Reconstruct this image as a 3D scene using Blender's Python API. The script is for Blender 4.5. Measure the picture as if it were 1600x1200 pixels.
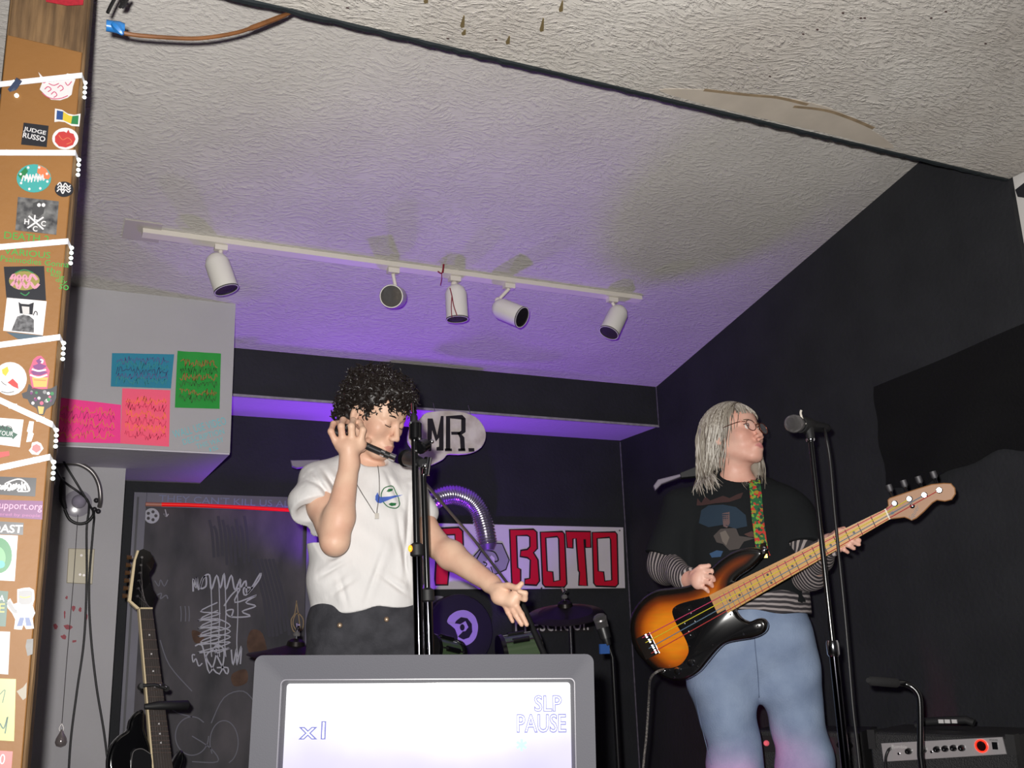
import bpy, bmesh, math, random
import numpy as np
from mathutils import Vector, Matrix
from mathutils.bvhtree import BVHTree
rnd = random.Random(7)
sc = bpy.context.scene
for o in list(bpy.data.objects): bpy.data.objects.remove(o)
# ------------------------------------------------------------------ camera (solved from the room's vanishing points)
FPX = 1580.0
CAM = np.array([0.0, 0.0, 0.85])
_X = np.array([3387.0, 298.0, FPX]); _X /= np.linalg.norm(_X)
_Z = np.array([-200.0, -6100.0, FPX]); _Z -= _X*_X.dot(_Z); _Z /= np.linalg.norm(_Z)
ROT = np.stack([_X, np.cross(_Z, _X), _Z])            # world = ROT @ (right, down, forward)
cam_d = bpy.data.cameras.new('camera'); cam = bpy.data.objects.new('camera', cam_d)
sc.collection.objects.link(cam); sc.camera = cam
cam_d.sensor_width = 36.0; cam_d.lens = FPX/1600*36.0; cam_d.clip_start = 0.02
rx, dn, fw = ROT[:, 0], ROT[:, 1], ROT[:, 2]
cam.matrix_world = Matrix(((rx[0], -dn[0], -fw[0], CAM[0]), (rx[1], -dn[1], -fw[1], CAM[1]), (rx[2], -dn[2], -fw[2], CAM[2]), (0, 0, 0, 1)))
# ------------------------------------------------------------------ world, flash, exposure
w = bpy.data.worlds.new('dark_room'); sc.world = w; w.use_nodes = True
w.node_tree.nodes['Background'].inputs[0].default_value = (0.75, 0.72, 0.85, 1)
w.node_tree.nodes['Background'].inputs[1].default_value = 0.018
fl = bpy.data.lights.new('camera_flash', 'SPOT'); fl.energy = 400; fl.shadow_soft_size = 0.018; fl.color = (1.0, 0.97, 0.93)
fl.spot_size = math.radians(95); fl.spot_blend = 0.75
flo = bpy.data.objects.new('camera_flash', fl); sc.collection.objects.link(flo)
flo.matrix_world = cam.matrix_world.copy()
flo.location = Vector(CAM - 0.045*rx - 0.06*dn)
vs = sc.view_settings; vs.view_transform = 'Standard'; vs.look = 'None'; vs.gamma = 1; vs.exposure = 0.0; vs.use_curve_mapping = False
# ------------------------------------------------------------------ measuring helpers: pixel of the photo -> point of the place
def ray(px, py): return ROT @ np.array([px-800.0, py-600.0, FPX])
def onY(px, py, y): d = ray(px, py); return CAM + d*(y-CAM[1])/d[1]
def onX(px, py, x): d = ray(px, py); return CAM + d*(x-CAM[0])/d[0]
def onZ(px, py, z): d = ray(px, py); return CAM + d*(z-CAM[2])/d[2]
def at(px, py, D): d = ray(px, py); return CAM + d*(D/math.hypot(d[0], d[1]))   # D = horizontal distance from the camera
def V(p): return np.array(p, float)
def unit(v): v = V(v); return v/np.linalg.norm(v)
UP = np.array([0, 0, 1.0])
class Frame:
    "a flat face in the place: origin, u (right), v (up), n (towards the viewer)"
    def __init__(s, o, u, v):
        s.o = V(o); s.u = unit(u); v = V(v); v = v-s.u*v.dot(s.u); s.v = unit(v); s.n = np.cross(s.u, s.v)
    def px(s, px, py):
        d = ray(px, py); p = CAM + d*((s.o-CAM).dot(s.n)/d.dot(s.n)) - s.o
        return (float(p.dot(s.u)), float(p.dot(s.v)))
    def pts(s, L): return [s.px(*p) for p in L]
    def w(s, a, b, c=0.0): return s.o + s.u*a + s.v*b + s.n*c
# ------------------------------------------------------------------ materials
def lin(c):
    return tuple((x/255/12.92 if x/255 <= .04045 else ((x/255+.055)/1.055)**2.4) for x in c[:3]) + (1.0,)
MATS = {}
def mat(name, col, rough=.6, metal=0.0, emit=0.0, ecol=None, var=0.0, vscale=8.0, col2=None, bump=0.0, bscale=40.0, stretch=None, spec=.5, coat=0.0, trans=0.0, alpha=1.0, detail=4.0):
    if name in MATS: return MATS[name]
    m = bpy.data.materials.new(name); m.use_nodes = True; nt = m.node_tree; b = nt.nodes['Principled BSDF']
    b.inputs['Base Color'].default_value = lin(col); b.inputs['Roughness'].default_value = rough; b.inputs['Metallic'].default_value = metal
    b.inputs['Specular IOR Level'].default_value = spec; b.inputs['Coat Weight'].default_value = coat
    b.inputs['Transmission Weight'].default_value = trans; b.inputs['Alpha'].default_value = alpha
    if emit: b.inputs['Emission Color'].default_value = lin(ecol or col); b.inputs['Emission Strength'].default_value = emit
    if var or bump:
        tc = nt.nodes.new('ShaderNodeTexCoord'); mp = nt.nodes.new('ShaderNodeMapping'); nt.links.new(tc.outputs['Object'], mp.inputs[0])
        if stretch: mp.inputs['Scale'].default_value = stretch
        if var:
            nz = nt.nodes.new('ShaderNodeTexNoise'); nz.inputs['Scale'].default_value = vscale; nz.inputs['Detail'].default_value = detail; nt.links.new(mp.outputs[0], nz.inputs[0])
            rp = nt.nodes.new('ShaderNodeValToRGB'); c1 = lin(col); c2 = lin(col2) if col2 else tuple(x*(1-var) for x in c1[:3])+(1,)
            rp.color_ramp.elements[0].position = .35; rp.color_ramp.elements[1].position = .65
            rp.color_ramp.elements[0].color = c2; rp.color_ramp.elements[1].color = c1
            nt.links.new(nz.outputs['Fac'], rp.inputs[0]); nt.links.new(rp.outputs[0], b.inputs['Base Color'])
        if bump:
            n2 = nt.nodes.new('ShaderNodeTexNoise'); n2.inputs['Scale'].default_value = bscale; n2.inputs['Detail'].default_value = 3; nt.links.new(mp.outputs[0], n2.inputs[0])
            bp = nt.nodes.new('ShaderNodeBump'); bp.inputs['Strength'].default_value = bump; bp.inputs['Distance'].default_value = .01
            nt.links.new(n2.outputs['Fac'], bp.inputs['Height']); nt.links.new(bp.outputs[0], b.inputs['Normal'])
    MATS[name] = m; return m
# ------------------------------------------------------------------ mesh building
def basis(d):
    d = unit(d); a = np.array([0, 0, 1.0]) if abs(d[2]) < .9 else np.array([1.0, 0, 0])
    u = unit(np.cross(d, a)); return u, np.cross(d, u)
class MB:
    def __init__(s): s.v = []; s.f = []
    def add(s, vs, fs):
        k = len(s.v); s.v += [tuple(map(float, p)) for p in vs]; s.f += [tuple(i+k for i in f) for f in fs]; return s
    def hexa(s, p): return s.add(p, [(0, 3, 2, 1), (4, 5, 6, 7), (0, 1, 5, 4), (1, 2, 6, 5), (2, 3, 7, 6), (3, 0, 4, 7)])
    def box(s, lo, hi):
        x0, y0, z0 = lo; x1, y1, z1 = hi
        return s.hexa([(x0, y0, z0), (x1, y0, z0), (x1, y1, z0), (x0, y1, z0), (x0, y0, z1), (x1, y0, z1), (x1, y1, z1), (x0, y1, z1)])
    def fbox(s, fr, a0, b0, a1, b1, c0, c1):
        return s.hexa([fr.w(a, b, c) for c in (c0, c1) for a, b in ((a0, b0), (a1, b0), (a1, b1), (a0, b1))])
    def tube(s, pts, r, n=8, caps=True, flat=1.0, fdir=None):
        P = [V(p) for p in pts]; R = [r]*len(P) if np.isscalar(r) else list(r); vs = []; fs = []; u = None
        for i, p in enumerate(P):
            d = P[min(i+1, len(P)-1)]-P[max(i-1, 0)]
            if np.linalg.norm(d) < 1e-9: d = UP
            d = unit(d)
            if u is None:
                u, _ = basis(d)
                if fdir is not None: u = unit(V(fdir)-d*d.dot(V(fdir)))
            else: u = unit(u-d*u.dot(d))
            q = np.cross(d, u)
            for k in range(n):
                a = 2*math.pi*k/n; vs.append(p+R[i]*(math.cos(a)*u*flat+math.sin(a)*q))
        for i in range(len(P)-1):
            for k in range(n): fs.append((i*n+k, i*n+(k+1) % n, (i+1)*n+(k+1) % n, (i+1)*n+k))
        if caps: fs += [tuple(reversed(range(n))), tuple((len(P)-1)*n+k for k in range(n))]
        return s.add(vs, fs)
    def cyl(s, a, b, r, r2=None, n=14): return s.tube([a, b], [r, r if r2 is None else r2], n)
    def lathe(s, o, axis, prof, n=24):
        "prof: (radius, height along axis)"
        o = V(o); d = unit(axis); u, q = basis(d); vs = []; fs = []; m = len(prof)
        for r, h in prof:
            for k in range(n):
                a = 2*math.pi*k/n; vs.append(o+d*h+max(r, 1e-5)*(math.cos(a)*u+math.sin(a)*q))
        for i in range(m-1):
            for k in range(n): fs.append((i*n+k, i*n+(k+1) % n, (i+1)*n+(k+1) % n, (i+1)*n+k))
        fs += [tuple(reversed(range(n))), tuple((m-1)*n+k for k in range(n))]
        return s.add(vs, fs)
    def ball(s, c, r, n=12, sc_=(1, 1, 1), m=8):
        c = V(c); vs = []; fs = []
        for i in range(m+1):
            t = math.pi*i/m
            for k in range(n):
                a = 2*math.pi*k/n; vs.append(c+r*np.array([math.sin(t)*math.cos(a)*sc_[0], math.sin(t)*math.sin(a)*sc_[1], math.cos(t)*sc_[2]]))
        for i in range(m):
            for k in range(n): fs.append((i*n+k, (i+1)*n+k, (i+1)*n+(k+1) % n, i*n+(k+1) % n))
        return s.add(vs, fs)
    def prism(s, fr, poly, c0, c1, bev=0.0):
        "outline in the frame's plane, from height c0 to c1; bev rounds the front edge"
        A = sum(poly[i][0]*poly[(i+1) % len(poly)][1]-poly[(i+1) % len(poly)][0]*poly[i][1] for i in range(len(poly)))
        P = [V(p) for p in (poly if A > 0 else poly[::-1])]; n = len(P); rings = [(0, c0), (0, c1)]
        if bev: rings = [(0, c0), (0, c1-bev), (bev*.35, c1-bev*.35), (bev, c1)]
        vs = []
        for ins, c in rings:
            for i in range(n):
                e1 = P[i]-P[i-1]; e2 = P[(i+1) % n]-P[i]
                n1 = V((-e1[1], e1[0]))/(np.linalg.norm(e1)+1e-12); n2 = V((-e2[1], e2[0]))/(np.linalg.norm(e2)+1e-12)
                q = n1+n2; q = q/max(np.linalg.norm(q), .5); p = P[i]+q*ins; vs.append(fr.w(p[0], p[1], c))
        fs = [tuple(reversed(range(n))), tuple((len(rings)-1)*n+k for k in range(n))]
        for j in range(len(rings)-1): fs += [(j*n+k, j*n+(k+1) % n, (j+1)*n+(k+1) % n, (j+1)*n+k) for k in range(n)]
        return s.add(vs, fs)
    def stroke(s, fr, pts, wd, c=.0008, closed=False, th=.0006):
        "flat drawn line: a ribbon lying in the frame's plane"
        P = [V(p) for p in pts]; n = len(P); vs = []
        for i in range(n):
            a = P[i-1] if (i > 0 or closed) else P[0]; b = P[(i+1) % n] if (i < n-1 or closed) else P[-1]
            d = b-a; L = np.linalg.norm(d); d = d/L if L > 1e-9 else V((1, 0)); q = V((-d[1], d[0]))*wd/2
            for sgn, cc in ((1, c), (-1, c), (-1, c-th), (1, c-th)): vs.append(fr.w(*(P[i]+q*sgn), cc))
        fs = []
        for i in range(n if closed else n-1):
            j = (i+1) % n
            for k in range(4): fs.append((i*4+k, j*4+k, j*4+(k+1) % 4, i*4+(k+1) % 4))
        if not closed: fs += [(0, 1, 2, 3), (n*4-1, n*4-2, n*4-3, n*4-4)]
        return s.add(vs, fs)
    def mesh(s, name, off=(0, 0, 0)):
        me = bpy.data.meshes.new(name); o = V(off)
        me.from_pydata([tuple(V(p)-o) for p in s.v], [], s.f); me.update()
        bm = bmesh.new(); bm.from_mesh(me); bmesh.ops.recalc_face_normals(bm, faces=bm.faces); bm.to_mesh(me); bm.free()
        return me
LK = sc.collection.objects.link
def root_loc(o):
    while o.parent: o = o.parent
    return V(o.location)
def thing(name, label, cat, loc, group=None):
    o = bpy.data.objects.new(name, None); LK(o); o.location = tuple(map(float, loc)); o.empty_display_size = .05
    o['label'] = label; o['category'] = cat
    if group: o['group'] = group
    return o
def tag(o, label=None, cat=None, group=None, kind=None):
    for k, v in (('label', label), ('category', cat), ('group', group), ('kind', kind)):
        if v: o[k] = v
    return o
def smooth(me, ang=None):
    for p in me.polygons: p.use_smooth = True
    if ang: me.set_sharp_from_angle(angle=math.radians(ang))
def build(mb, name, m, parent=None, sm=None, label=None, cat=None, group=None, kind=None):
    "link collected geometry as ONE object (a part of parent, or a thing of its own)"
    if parent is not None: off = root_loc(parent)
    else:
        a = np.array(mb.v); off = (a.min(0)+a.max(0))/2; off[2] = a[:, 2].min()
    me = mb.mesh(name, off)
    for x in (m if isinstance(m, (list, tuple)) else [m]): me.materials.append(x)
    if sm: smooth(me, sm)
    o = bpy.data.objects.new(name, me); LK(o)
    if parent is not None: o.parent = parent
    else: o.location = tuple(off)
    return tag(o, label, cat, group, kind)
def struct(mb, name, m, parent=None, sm=None): return build(mb, name, m, parent, sm, kind=None if parent else 'structure')
def text(s, fr, a, b, wd, ht, m, parent, name='lettering', c=.0008, th=.0006, rot=0.0, shear=0.0, bold=0.0):
    "lettering in the frame's plane, fitted into wd x ht centred on (a, b)"
    cu = bpy.data.curves.new('t', 'FONT'); cu.body = s; cu.fill_mode = 'FRONT'; cu.shear = shear; cu.resolution_u = 3
    ob = bpy.data.objects.new('t', cu); LK(ob); dg = bpy.context.evaluated_depsgraph_get()
    me = bpy.data.meshes.new_from_object(ob.evaluated_get(dg)); P = np.array([v.co[:2] for v in me.vertices]); lo = P.min(0); hi = P.max(0)
    if bold: cu.offset = bold; bpy.context.view_layer.update(); dg = bpy.context.evaluated_depsgraph_get(); me = bpy.data.meshes.new_from_object(ob.evaluated_get(dg)); P = np.array([v.co[:2] for v in me.vertices])
    bpy.data.objects.remove(ob); F = [tuple(p.vertices) for p in me.polygons]
    Q = (P-(lo+hi)/2)/(hi-lo)*np.array([wd, ht]); cs, sn = math.cos(rot), math.sin(rot)
    mb = MB(); mb.add([fr.w(a+q[0]*cs-q[1]*sn, b+q[0]*sn+q[1]*cs, c) for q in Q], F)
    return build(mb, name, m, parent)
def ellipse(cx, cy, rx_, ry_, n=28, rot=0.0):
    c, s = math.cos(rot), math.sin(rot)
    return [(cx+rx_*math.cos(t)*c-ry_*math.sin(t)*s, cy+rx_*math.cos(t)*s+ry_*math.sin(t)*c) for t in (2*math.pi*i/n for i in range(n))]
def spline(pts, n=6, closed=False):
    "Catmull-Rom through points"
    P = [V(p) for p in pts]; N = len(P); out = []
    for i in range(N if closed else N-1):
        if closed: p0, p1, p2, p3 = P[i-1], P[i], P[(i+1) % N], P[(i+2) % N]
        else: p0, p1, p2, p3 = P[max(i-1, 0)], P[i], P[i+1], P[min(i+2, N-1)]
        for k in range(n):
            t = k/n; out.append(.5*(2*p1+(p2-p0)*t+(2*p0-5*p1+4*p2-p3)*t*t+(3*p1-p0-3*p2+p3)*t**3))
    if not closed: out.append(P[-1])
    return [tuple(map(float, p)) for p in out]
# ------------------------------------------------------------------ distance fields -> one continuous skin (surface nets)
class Field:
    def __init__(s, lo, hi, h):
        s.lo = V(lo); s.h = h; s.n = np.ceil((V(hi)-s.lo)/h).astype(int)+1; s.f = np.full(s.n, 1.0, np.float32)
    def sub(s, lo, hi):
        a = np.clip(np.floor((V(lo)-s.lo)/s.h).astype(int), 0, s.n); b = np.clip(np.ceil((V(hi)-s.lo)/s.h).astype(int)+1, 0, s.n)
        sl = tuple(slice(int(x), int(y)) for x, y in zip(a, b))
        g = [(np.arange(x, y)*s.h+o).astype(np.float32) for x, y, o in zip(a, b, s.lo)]
        return sl, g[0][:, None, None], g[1][None, :, None], g[2][None, None, :]
    def put(s, sl, d, k, cut=False):
        f = s.f[sl]
        if cut: d = -d; hh = np.clip(.5-.5*(f-d)/k, 0, 1); s.f[sl] = f*(1-hh)+d*hh+k*hh*(1-hh)
        else: hh = np.clip(.5+.5*(d-f)/k, 0, 1); s.f[sl] = d*(1-hh)+f*hh-k*hh*(1-hh)
    def cone(s, a, b, ra, rb, k=.01, flat=None, nrm=None, cut=False):
        a = V(a); b = V(b); m = max(ra, rb)*1.02+k+3*s.h
        sl, x, y, z = s.sub(np.minimum(a, b)-m, np.maximum(a, b)+m)
        px, py, pz = x-a[0], y-a[1], z-a[2]; ba = b-a
        if flat is not None:                                   # squashed along nrm
            n_ = unit(nrm); g = 1/flat-1; dt = px*n_[0]+py*n_[1]+pz*n_[2]; px, py, pz = px+dt*n_[0]*g, py+dt*n_[1]*g, pz+dt*n_[2]*g
            ba = ba+n_*ba.dot(n_)*g
        L2 = max(ba.dot(ba), 1e-9); t = np.clip((px*ba[0]+py*ba[1]+pz*ba[2])/L2, 0, 1)
        d = np.sqrt((px-t*ba[0])**2+(py-t*ba[1])**2+(pz-t*ba[2])**2)-(ra+t*(rb-ra))
        if flat is not None: d = d*(.5+.5*flat)
        s.put(sl, d, k, cut); return s
    def chain(s, pts, rs, k=.01, **kw):
        for i in range(len(pts)-1): s.cone(pts[i], pts[i+1], rs[i], rs[i+1], k, **kw)
        return s
    def ell(s, c, r, ax=None, k=.01, cut=False):
        c = V(c); ax = np.eye(3) if ax is None else np.array(ax); m = max(r)+k+3*s.h
        sl, x, y, z = s.sub(c-m, c+m); px, py, pz = x-c[0], y-c[1], z-c[2]
        q = [px*a[0]+py*a[1]+pz*a[2] for a in ax]
        k0 = np.sqrt(sum((u/rr)**2 for u, rr in zip(q, r))); k1 = np.sqrt(sum((u/rr**2)**2 for u, rr in zip(q, r)))+1e-6
        s.put(sl, k0*(k0-1)/k1, k, cut); return s
    def half(s, p, n_, lo=None, hi=None, k=.004):
        "cut away everything on the side n_ points to"
        lo = s.lo if lo is None else lo; hi = s.lo+s.n*s.h if hi is None else hi
        sl, x, y, z = s.sub(lo, hi); n_ = unit(n_); p = V(p)
        d = (x-p[0])*n_[0]+(y-p[1])*n_[1]+(z-p[2])*n_[2]; s.f[sl] = np.maximum(s.f[sl], d.astype(np.float32)); return s
    def warp(s, fn):
        sl, x, y, z = s.sub(s.lo, s.lo+s.n*s.h); m = np.abs(s.f) < .05
        s.f[m] += fn(*[np.broadcast_to(g, s.f.shape)[m] for g in (x, y, z)]).astype(np.float32); return s
    def mesh(s):
        f = s.f; ins = f < 0; n = s.n
        cnt = np.zeros(n-1, np.uint8)
        for i in (0, 1):
            for j in (0, 1):
                for k in (0, 1): cnt += ins[i:n[0]-1+i, j:n[1]-1+j, k:n[2]-1+k]
        act = np.argwhere((cnt > 0) & (cnt < 8)); idx = np.full(n-1, -1, np.int32); idx[tuple(act.T)] = np.arange(len(act))
        acc = np.zeros((len(act), 3)); num = np.zeros(len(act)); cor = [(i, j, k) for i in (0, 1) for j in (0, 1) for k in (0, 1)]
        for a in cor:
            for ax in range(3):
                if a[ax]: continue
                b = list(a); b[ax] = 1
                va = f[tuple((act+a).T)].astype(float); vb = f[tuple((act+b).T)].astype(float); m = (va < 0) != (vb < 0)
                t = np.where(m, va/np.where(m, va-vb, 1), 0)
                p = np.tile(np.array(a, float), (len(act), 1)); p[:, ax] = t; acc[m] += p[m]; num[m] += 1
        verts = (act+acc/num[:, None])*s.h+s.lo; faces = []
        for ax in range(3):
            o1, o2 = [(1, 2), (2, 0), (0, 1)][ax]
            sa = [slice(1, n[i]-1) for i in range(3)]; sa[ax] = slice(0, n[ax]-1); sb = list(sa); sb[ax] = slice(1, n[ax])
            A = ins[tuple(sa)]; B = ins[tuple(sb)]
            for flip, M in ((False, A & ~B), (True, ~A & B)):
                e = np.argwhere(M)
                if not len(e): continue
                off = np.ones(3, int); off[ax] = 0; e = e+off; q = []
                for d1, d2 in ((-1, -1), (0, -1), (0, 0), (-1, 0)):
                    c = e.copy(); c[:, o1] += d1; c[:, o2] += d2; q.append(idx[tuple(c.T)])
                q = np.stack(q, 1); faces.append(q[:, ::-1] if flip else q)
        return verts, np.concatenate(faces)
def relax(verts, faces, it=1, lam=.5):
    for _ in range(it):
        acc = np.zeros_like(verts); num = np.zeros(len(verts))
        for i in range(4):
            np.add.at(acc, faces[:, i], verts[faces[:, (i+1) % 4]]); np.add.at(num, faces[:, i], 1)
        verts = verts*(1-lam)+lam*acc/num[:, None]
    return verts
def skin(fld, name, m, parent, it=1, pick=None, **kw):
    "field -> smooth mesh object; pick(centres) gives material slots"
    v, f = fld.mesh(); v = relax(v, f, it) if it else v
    off = root_loc(parent) if parent is not None else np.array([*((v.min(0)+v.max(0))/2)[:2], v[:, 2].min()])
    me = bpy.data.meshes.new(name); me.vertices.add(len(v)); me.vertices.foreach_set('co', (v-off).astype(np.float32).ravel())
    me.loops.add(len(f)*4); me.loops.foreach_set('vertex_index', f.astype(np.int32).ravel())
    me.polygons.add(len(f)); me.polygons.foreach_set('loop_start', np.arange(0, len(f)*4, 4, dtype=np.int32)); me.polygons.foreach_set('loop_total', np.full(len(f), 4, np.int32))
    me.update(calc_edges=True); me.validate()
    for x in (m if isinstance(m, (list, tuple)) else [m]): me.materials.append(x)
    if pick is not None: me.polygons.foreach_set('material_index', pick(v[f].mean(1)).astype(np.int32))
    me.polygons.foreach_set('use_smooth', np.ones(len(f), bool))
    o = bpy.data.objects.new(name, me); LK(o)
    if parent is not None: o.parent = parent
    else: o.location = tuple(off)
    o['_'] = 0; del o['_']
    return tag(o, **kw), BVHTree.FromPolygons([tuple(p) for p in v], [tuple(q) for q in f]), v, f
def drape(bvh, px, py, lift=.0015, fallback=3.0):
    "point on a surface where the photo shows it, lifted off along the surface normal"
    d = unit(ray(px, py)); h = bvh.ray_cast(Vector(CAM), Vector(d))
    if h[0] is None: return at(px, py, fallback)
    n_ = V(h[1]); n_ = n_ if n_.dot(d) < 0 else -n_
    return V(h[0])+n_*lift
def decal(bvh, poly, m, name, parent, lift=.0015, step=3.0):
    "print on cloth: an outline given in photo pixels, laid on the surface as a fine grid"
    P = [V(p) for p in poly]; a = np.array(P); lo = a.min(0); hi = a.max(0)
    bm = bmesh.new(); vs = [bm.verts.new((p[0], p[1], 0)) for p in P]; bm.faces.new(vs)
    for ax in (0, 1):
        for t in np.arange(lo[ax]+step, hi[ax], step):
            nrm = (1, 0, 0) if ax == 0 else (0, 1, 0); co = (t, 0, 0) if ax == 0 else (0, t, 0)
            bmesh.ops.bisect_plane(bm, geom=bm.verts[:]+bm.edges[:]+bm.faces[:], plane_co=co, plane_no=nrm)
    bm.verts.index_update(); mb = MB(); mb.add([drape(bvh, v.co.x, v.co.y, lift) for v in bm.verts], [tuple(v.index for v in f.verts) for f in bm.faces]); bm.free()
    return build(mb, name, m, parent, sm=180)
def line_on(bvh, pts, wd, m, name, parent, lift=.002, closed=False, sub=5):
    mb = MB(); P = spline(pts, sub, closed)
    if closed: P.append(P[0])
    mb.tube([drape(bvh, *p, lift) for p in P], wd, 5)
    return build(mb, name, m, parent, sm=180)
# ================================================================== THE ROOM
XW = 2.84; YB = 4.185; YW = 4.56; SL = -.229; ZT = 2.105; YE = 2.05; ZN = 2.292      # right wall, bulkhead, back wall, ceiling slope, dropped ceiling edge
def zc(y): return ZT+SL*(y-YB)
def plaster(name, c1, c2, strength=.7):
    m = bpy.data.materials.new(name); m.use_nodes = True; nt = m.node_tree; b = nt.nodes['Principled BSDF']; N = nt.nodes.new; L = nt.links.new
    b.inputs['Roughness'].default_value = .62; b.inputs['Specular IOR Level'].default_value = .35
    tc = N('ShaderNodeTexCoord')
    wz = N('ShaderNodeTexNoise'); wz.inputs['Scale'].default_value = 7; wz.inputs['Detail'].default_value = 1; L(tc.outputs['Object'], wz.inputs[0])
    mx = N('ShaderNodeVectorMath'); mx.operation = 'MULTIPLY_ADD'; L(wz.outputs['Color'], mx.inputs[0]); mx.inputs[1].default_value = (.10, .10, .10); L(tc.outputs['Object'], mx.inputs[2])
    mp = N('ShaderNodeMapping'); mp.inputs['Scale'].default_value = (26, 60, 44); mp.inputs['Rotation'].default_value = (0, 0, .3); L(mx.outputs[0], mp.inputs[0])
    n1 = N('ShaderNodeTexNoise'); n1.inputs['Scale'].default_value = 1.6; n1.inputs['Detail'].default_value = 4; n1.inputs['Roughness'].default_value = .6; L(mp.outputs[0], n1.inputs[0])
    rp = N('ShaderNodeValToRGB'); rp.color_ramp.elements[0].position = .45; rp.color_ramp.elements[1].position = .72; L(n1.outputs['Fac'], rp.inputs[0])
    bp = N('ShaderNodeBump'); bp.inputs['Strength'].default_value = strength; bp.inputs['Distance'].default_value = .012; L(rp.outputs[0], bp.inputs['Height']); L(bp.outputs[0], b.inputs['Normal'])
    n2 = N('ShaderNodeTexNoise'); n2.inputs['Scale'].default_value = 2.5; n2.inputs['Detail'].default_value = 6; L(tc.outputs['Object'], n2.inputs[0])
    r2 = N('ShaderNodeValToRGB'); r2.color_ramp.elements[0].position = .35; r2.color_ramp.elements[1].position = .68
    r2.color_ramp.elements[0].color = lin(c2); r2.color_ramp.elements[1].color = lin(c1); L(n2.outputs['Fac'], r2.inputs[0]); L(r2.outputs[0], b.inputs['Base Color'])
    return m
m_ceil = plaster('ceiling_plaster', (204, 200, 194), (194, 190, 184), .36)
m_ceil2 = plaster('dropped_ceiling_plaster', (207, 203, 196), (194, 188, 180), .5)
m_grey = mat('grey_wall_paint', (172, 170, 174), .7, var=.06, vscale=3, bump=.12, bscale=70)
m_black = mat('black_wall_paint', (45, 46, 49), .7, var=.18, vscale=5, bump=.25, bscale=60, spec=.15)
m_lilac = mat('pale_soffit_paint', (200, 196, 205), .7, bump=.2, bscale=50)
m_floor = mat('worn_stage_boards', (62, 54, 48), .5, var=.3, vscale=6, stretch=(1, 8, 1))
m_edge = mat('dark_gap', (26, 34, 38), .7)
m_offwhite = mat('offwhite_paint', (214, 211, 208), .6)
def slab(pts_lo, dz): return MB().hexa(list(pts_lo)+[(p[0], p[1], p[2]+dz) for p in pts_lo])
XL = -1.5
struct(MB().box((XL-.1, -1.2, -.55), (XW+1.2, 1.35, -.45)), 'floor', mat('hall_floor', (58, 55, 54), .6, var=.2))
stage = build(MB().box((XL-.1, 1.352, -.45), (XW, YW, -.022)), 'stage', mat('stage_riser_black', (28, 28, 30), .7), kind='structure')
for i in range(32):                                                     # stage boards
    y0 = 1.352+i*.1; struct(MB().box((XL-.1, y0+.0015, -.022), (XW, min(y0+.0985, YW), 0)), 'plank', m_floor, stage)
# sloped ceiling above the stage
struct(slab([(XL-.1, YE-.02, zc(YE-.02)), (XW, YE-.02, zc(YE-.02)), (XW, YB, ZT), (XL-.1, YB, ZT)], .06), 'ceiling', m_ceil)
# dropped flat ceiling on the audience side, with the fascia that closes it off
nc = struct(MB().box((XL-.1, -1.2, ZN), (XW, YE, ZN+.1)), 'ceiling_dropped', m_ceil2)
struct(MB().box((XL-.1, YE-.03, ZN+.1), (XW, YE-.005, zc(YE)-.002)), 'trim_2', m_edge)
jag = [(XL, ZN+.012)]                                                   # ragged dark gap where the two ceilings meet
x = XL
while x < XW: jag.append((x, ZN-.004-rnd.random()*.005)); x += .012+rnd.random()*.02
jag += [(XW, ZN-.004), (XW, ZN+.012)]
struct(MB().prism(Frame((0, YE+.004, 0), (1, 0, 0), (0, 0, 1)), [(a, b) for a, b in jag], -.006, 0.006), 'trim_1', m_edge)
# bulkhead and back wall
struct(MB().box((.66, YB, 1.905), (XW, YW, ZT+.06)), 'wall_bulkhead', [m_black])
struct(MB().box((.662, YB+.004, 1.899), (XW-.001, YW, 1.9048)), 'trim_3', m_lilac)
struct(MB().box((.66, YB-.004, 1.894), (XW-.001, YB+.006, 1.905)), 'trim_4', mat('ragged_grey_edge', (150, 146, 150), .7, var=.3, vscale=30))
struct(MB().box((XL-.1, YW, -.45), (XW+.1, YW+.1, 2.3)), 'wall_back', m_black)
# right wall: black beside the stage, white beyond the ceiling edge
struct(MB().box((XW, YE, -.45), (XW+.1, YW+.1, 2.75)), 'wall_right', m_black)
struct(MB().box((XW+.02, -1.2, -.45), (XW+.12, YE-.001, 2.6)), 'wall_right_hall', m_offwhite)
struct(MB().box((XL-.1, -1.2, -.45), (XL, YW, 2.7)), 'wall_left', m_black)
# left: boxed-in soffit with posters, grey pier under it
ZB = 1.585; XB = .668; YX = 3.848
struct(MB().box((XL, YX, ZB+.004), (XB, YW, zc(YX)+.03)), 'wall_soffit', m_grey)
struct(MB().box((XL, YX+.003, ZB-.002), (XB-.001, YW, ZB+.0038)), 'trim_5', m_lilac)
struct(MB().box((XL, 4.25, -.02), (.335, YW, ZB-.002)), 'wall_pier', m_grey)
# corner line where the black paint of back and right wall meets, wire moulding on the back wall
struct(MB().tube([(XW-.004, YW-.004, 0), (XW-.004, YW-.004, 1.89)], .004, 6), 'trim_6', mat('chipped_corner', (92, 86, 100), .7, var=.5, vscale=40))
struct(MB().tube([(XW-.003, YB-.003, 1.9), (XW-.003, YB-.003, ZT)], .003, 6), 'trim_7', MATS['chipped_corner'])
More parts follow.
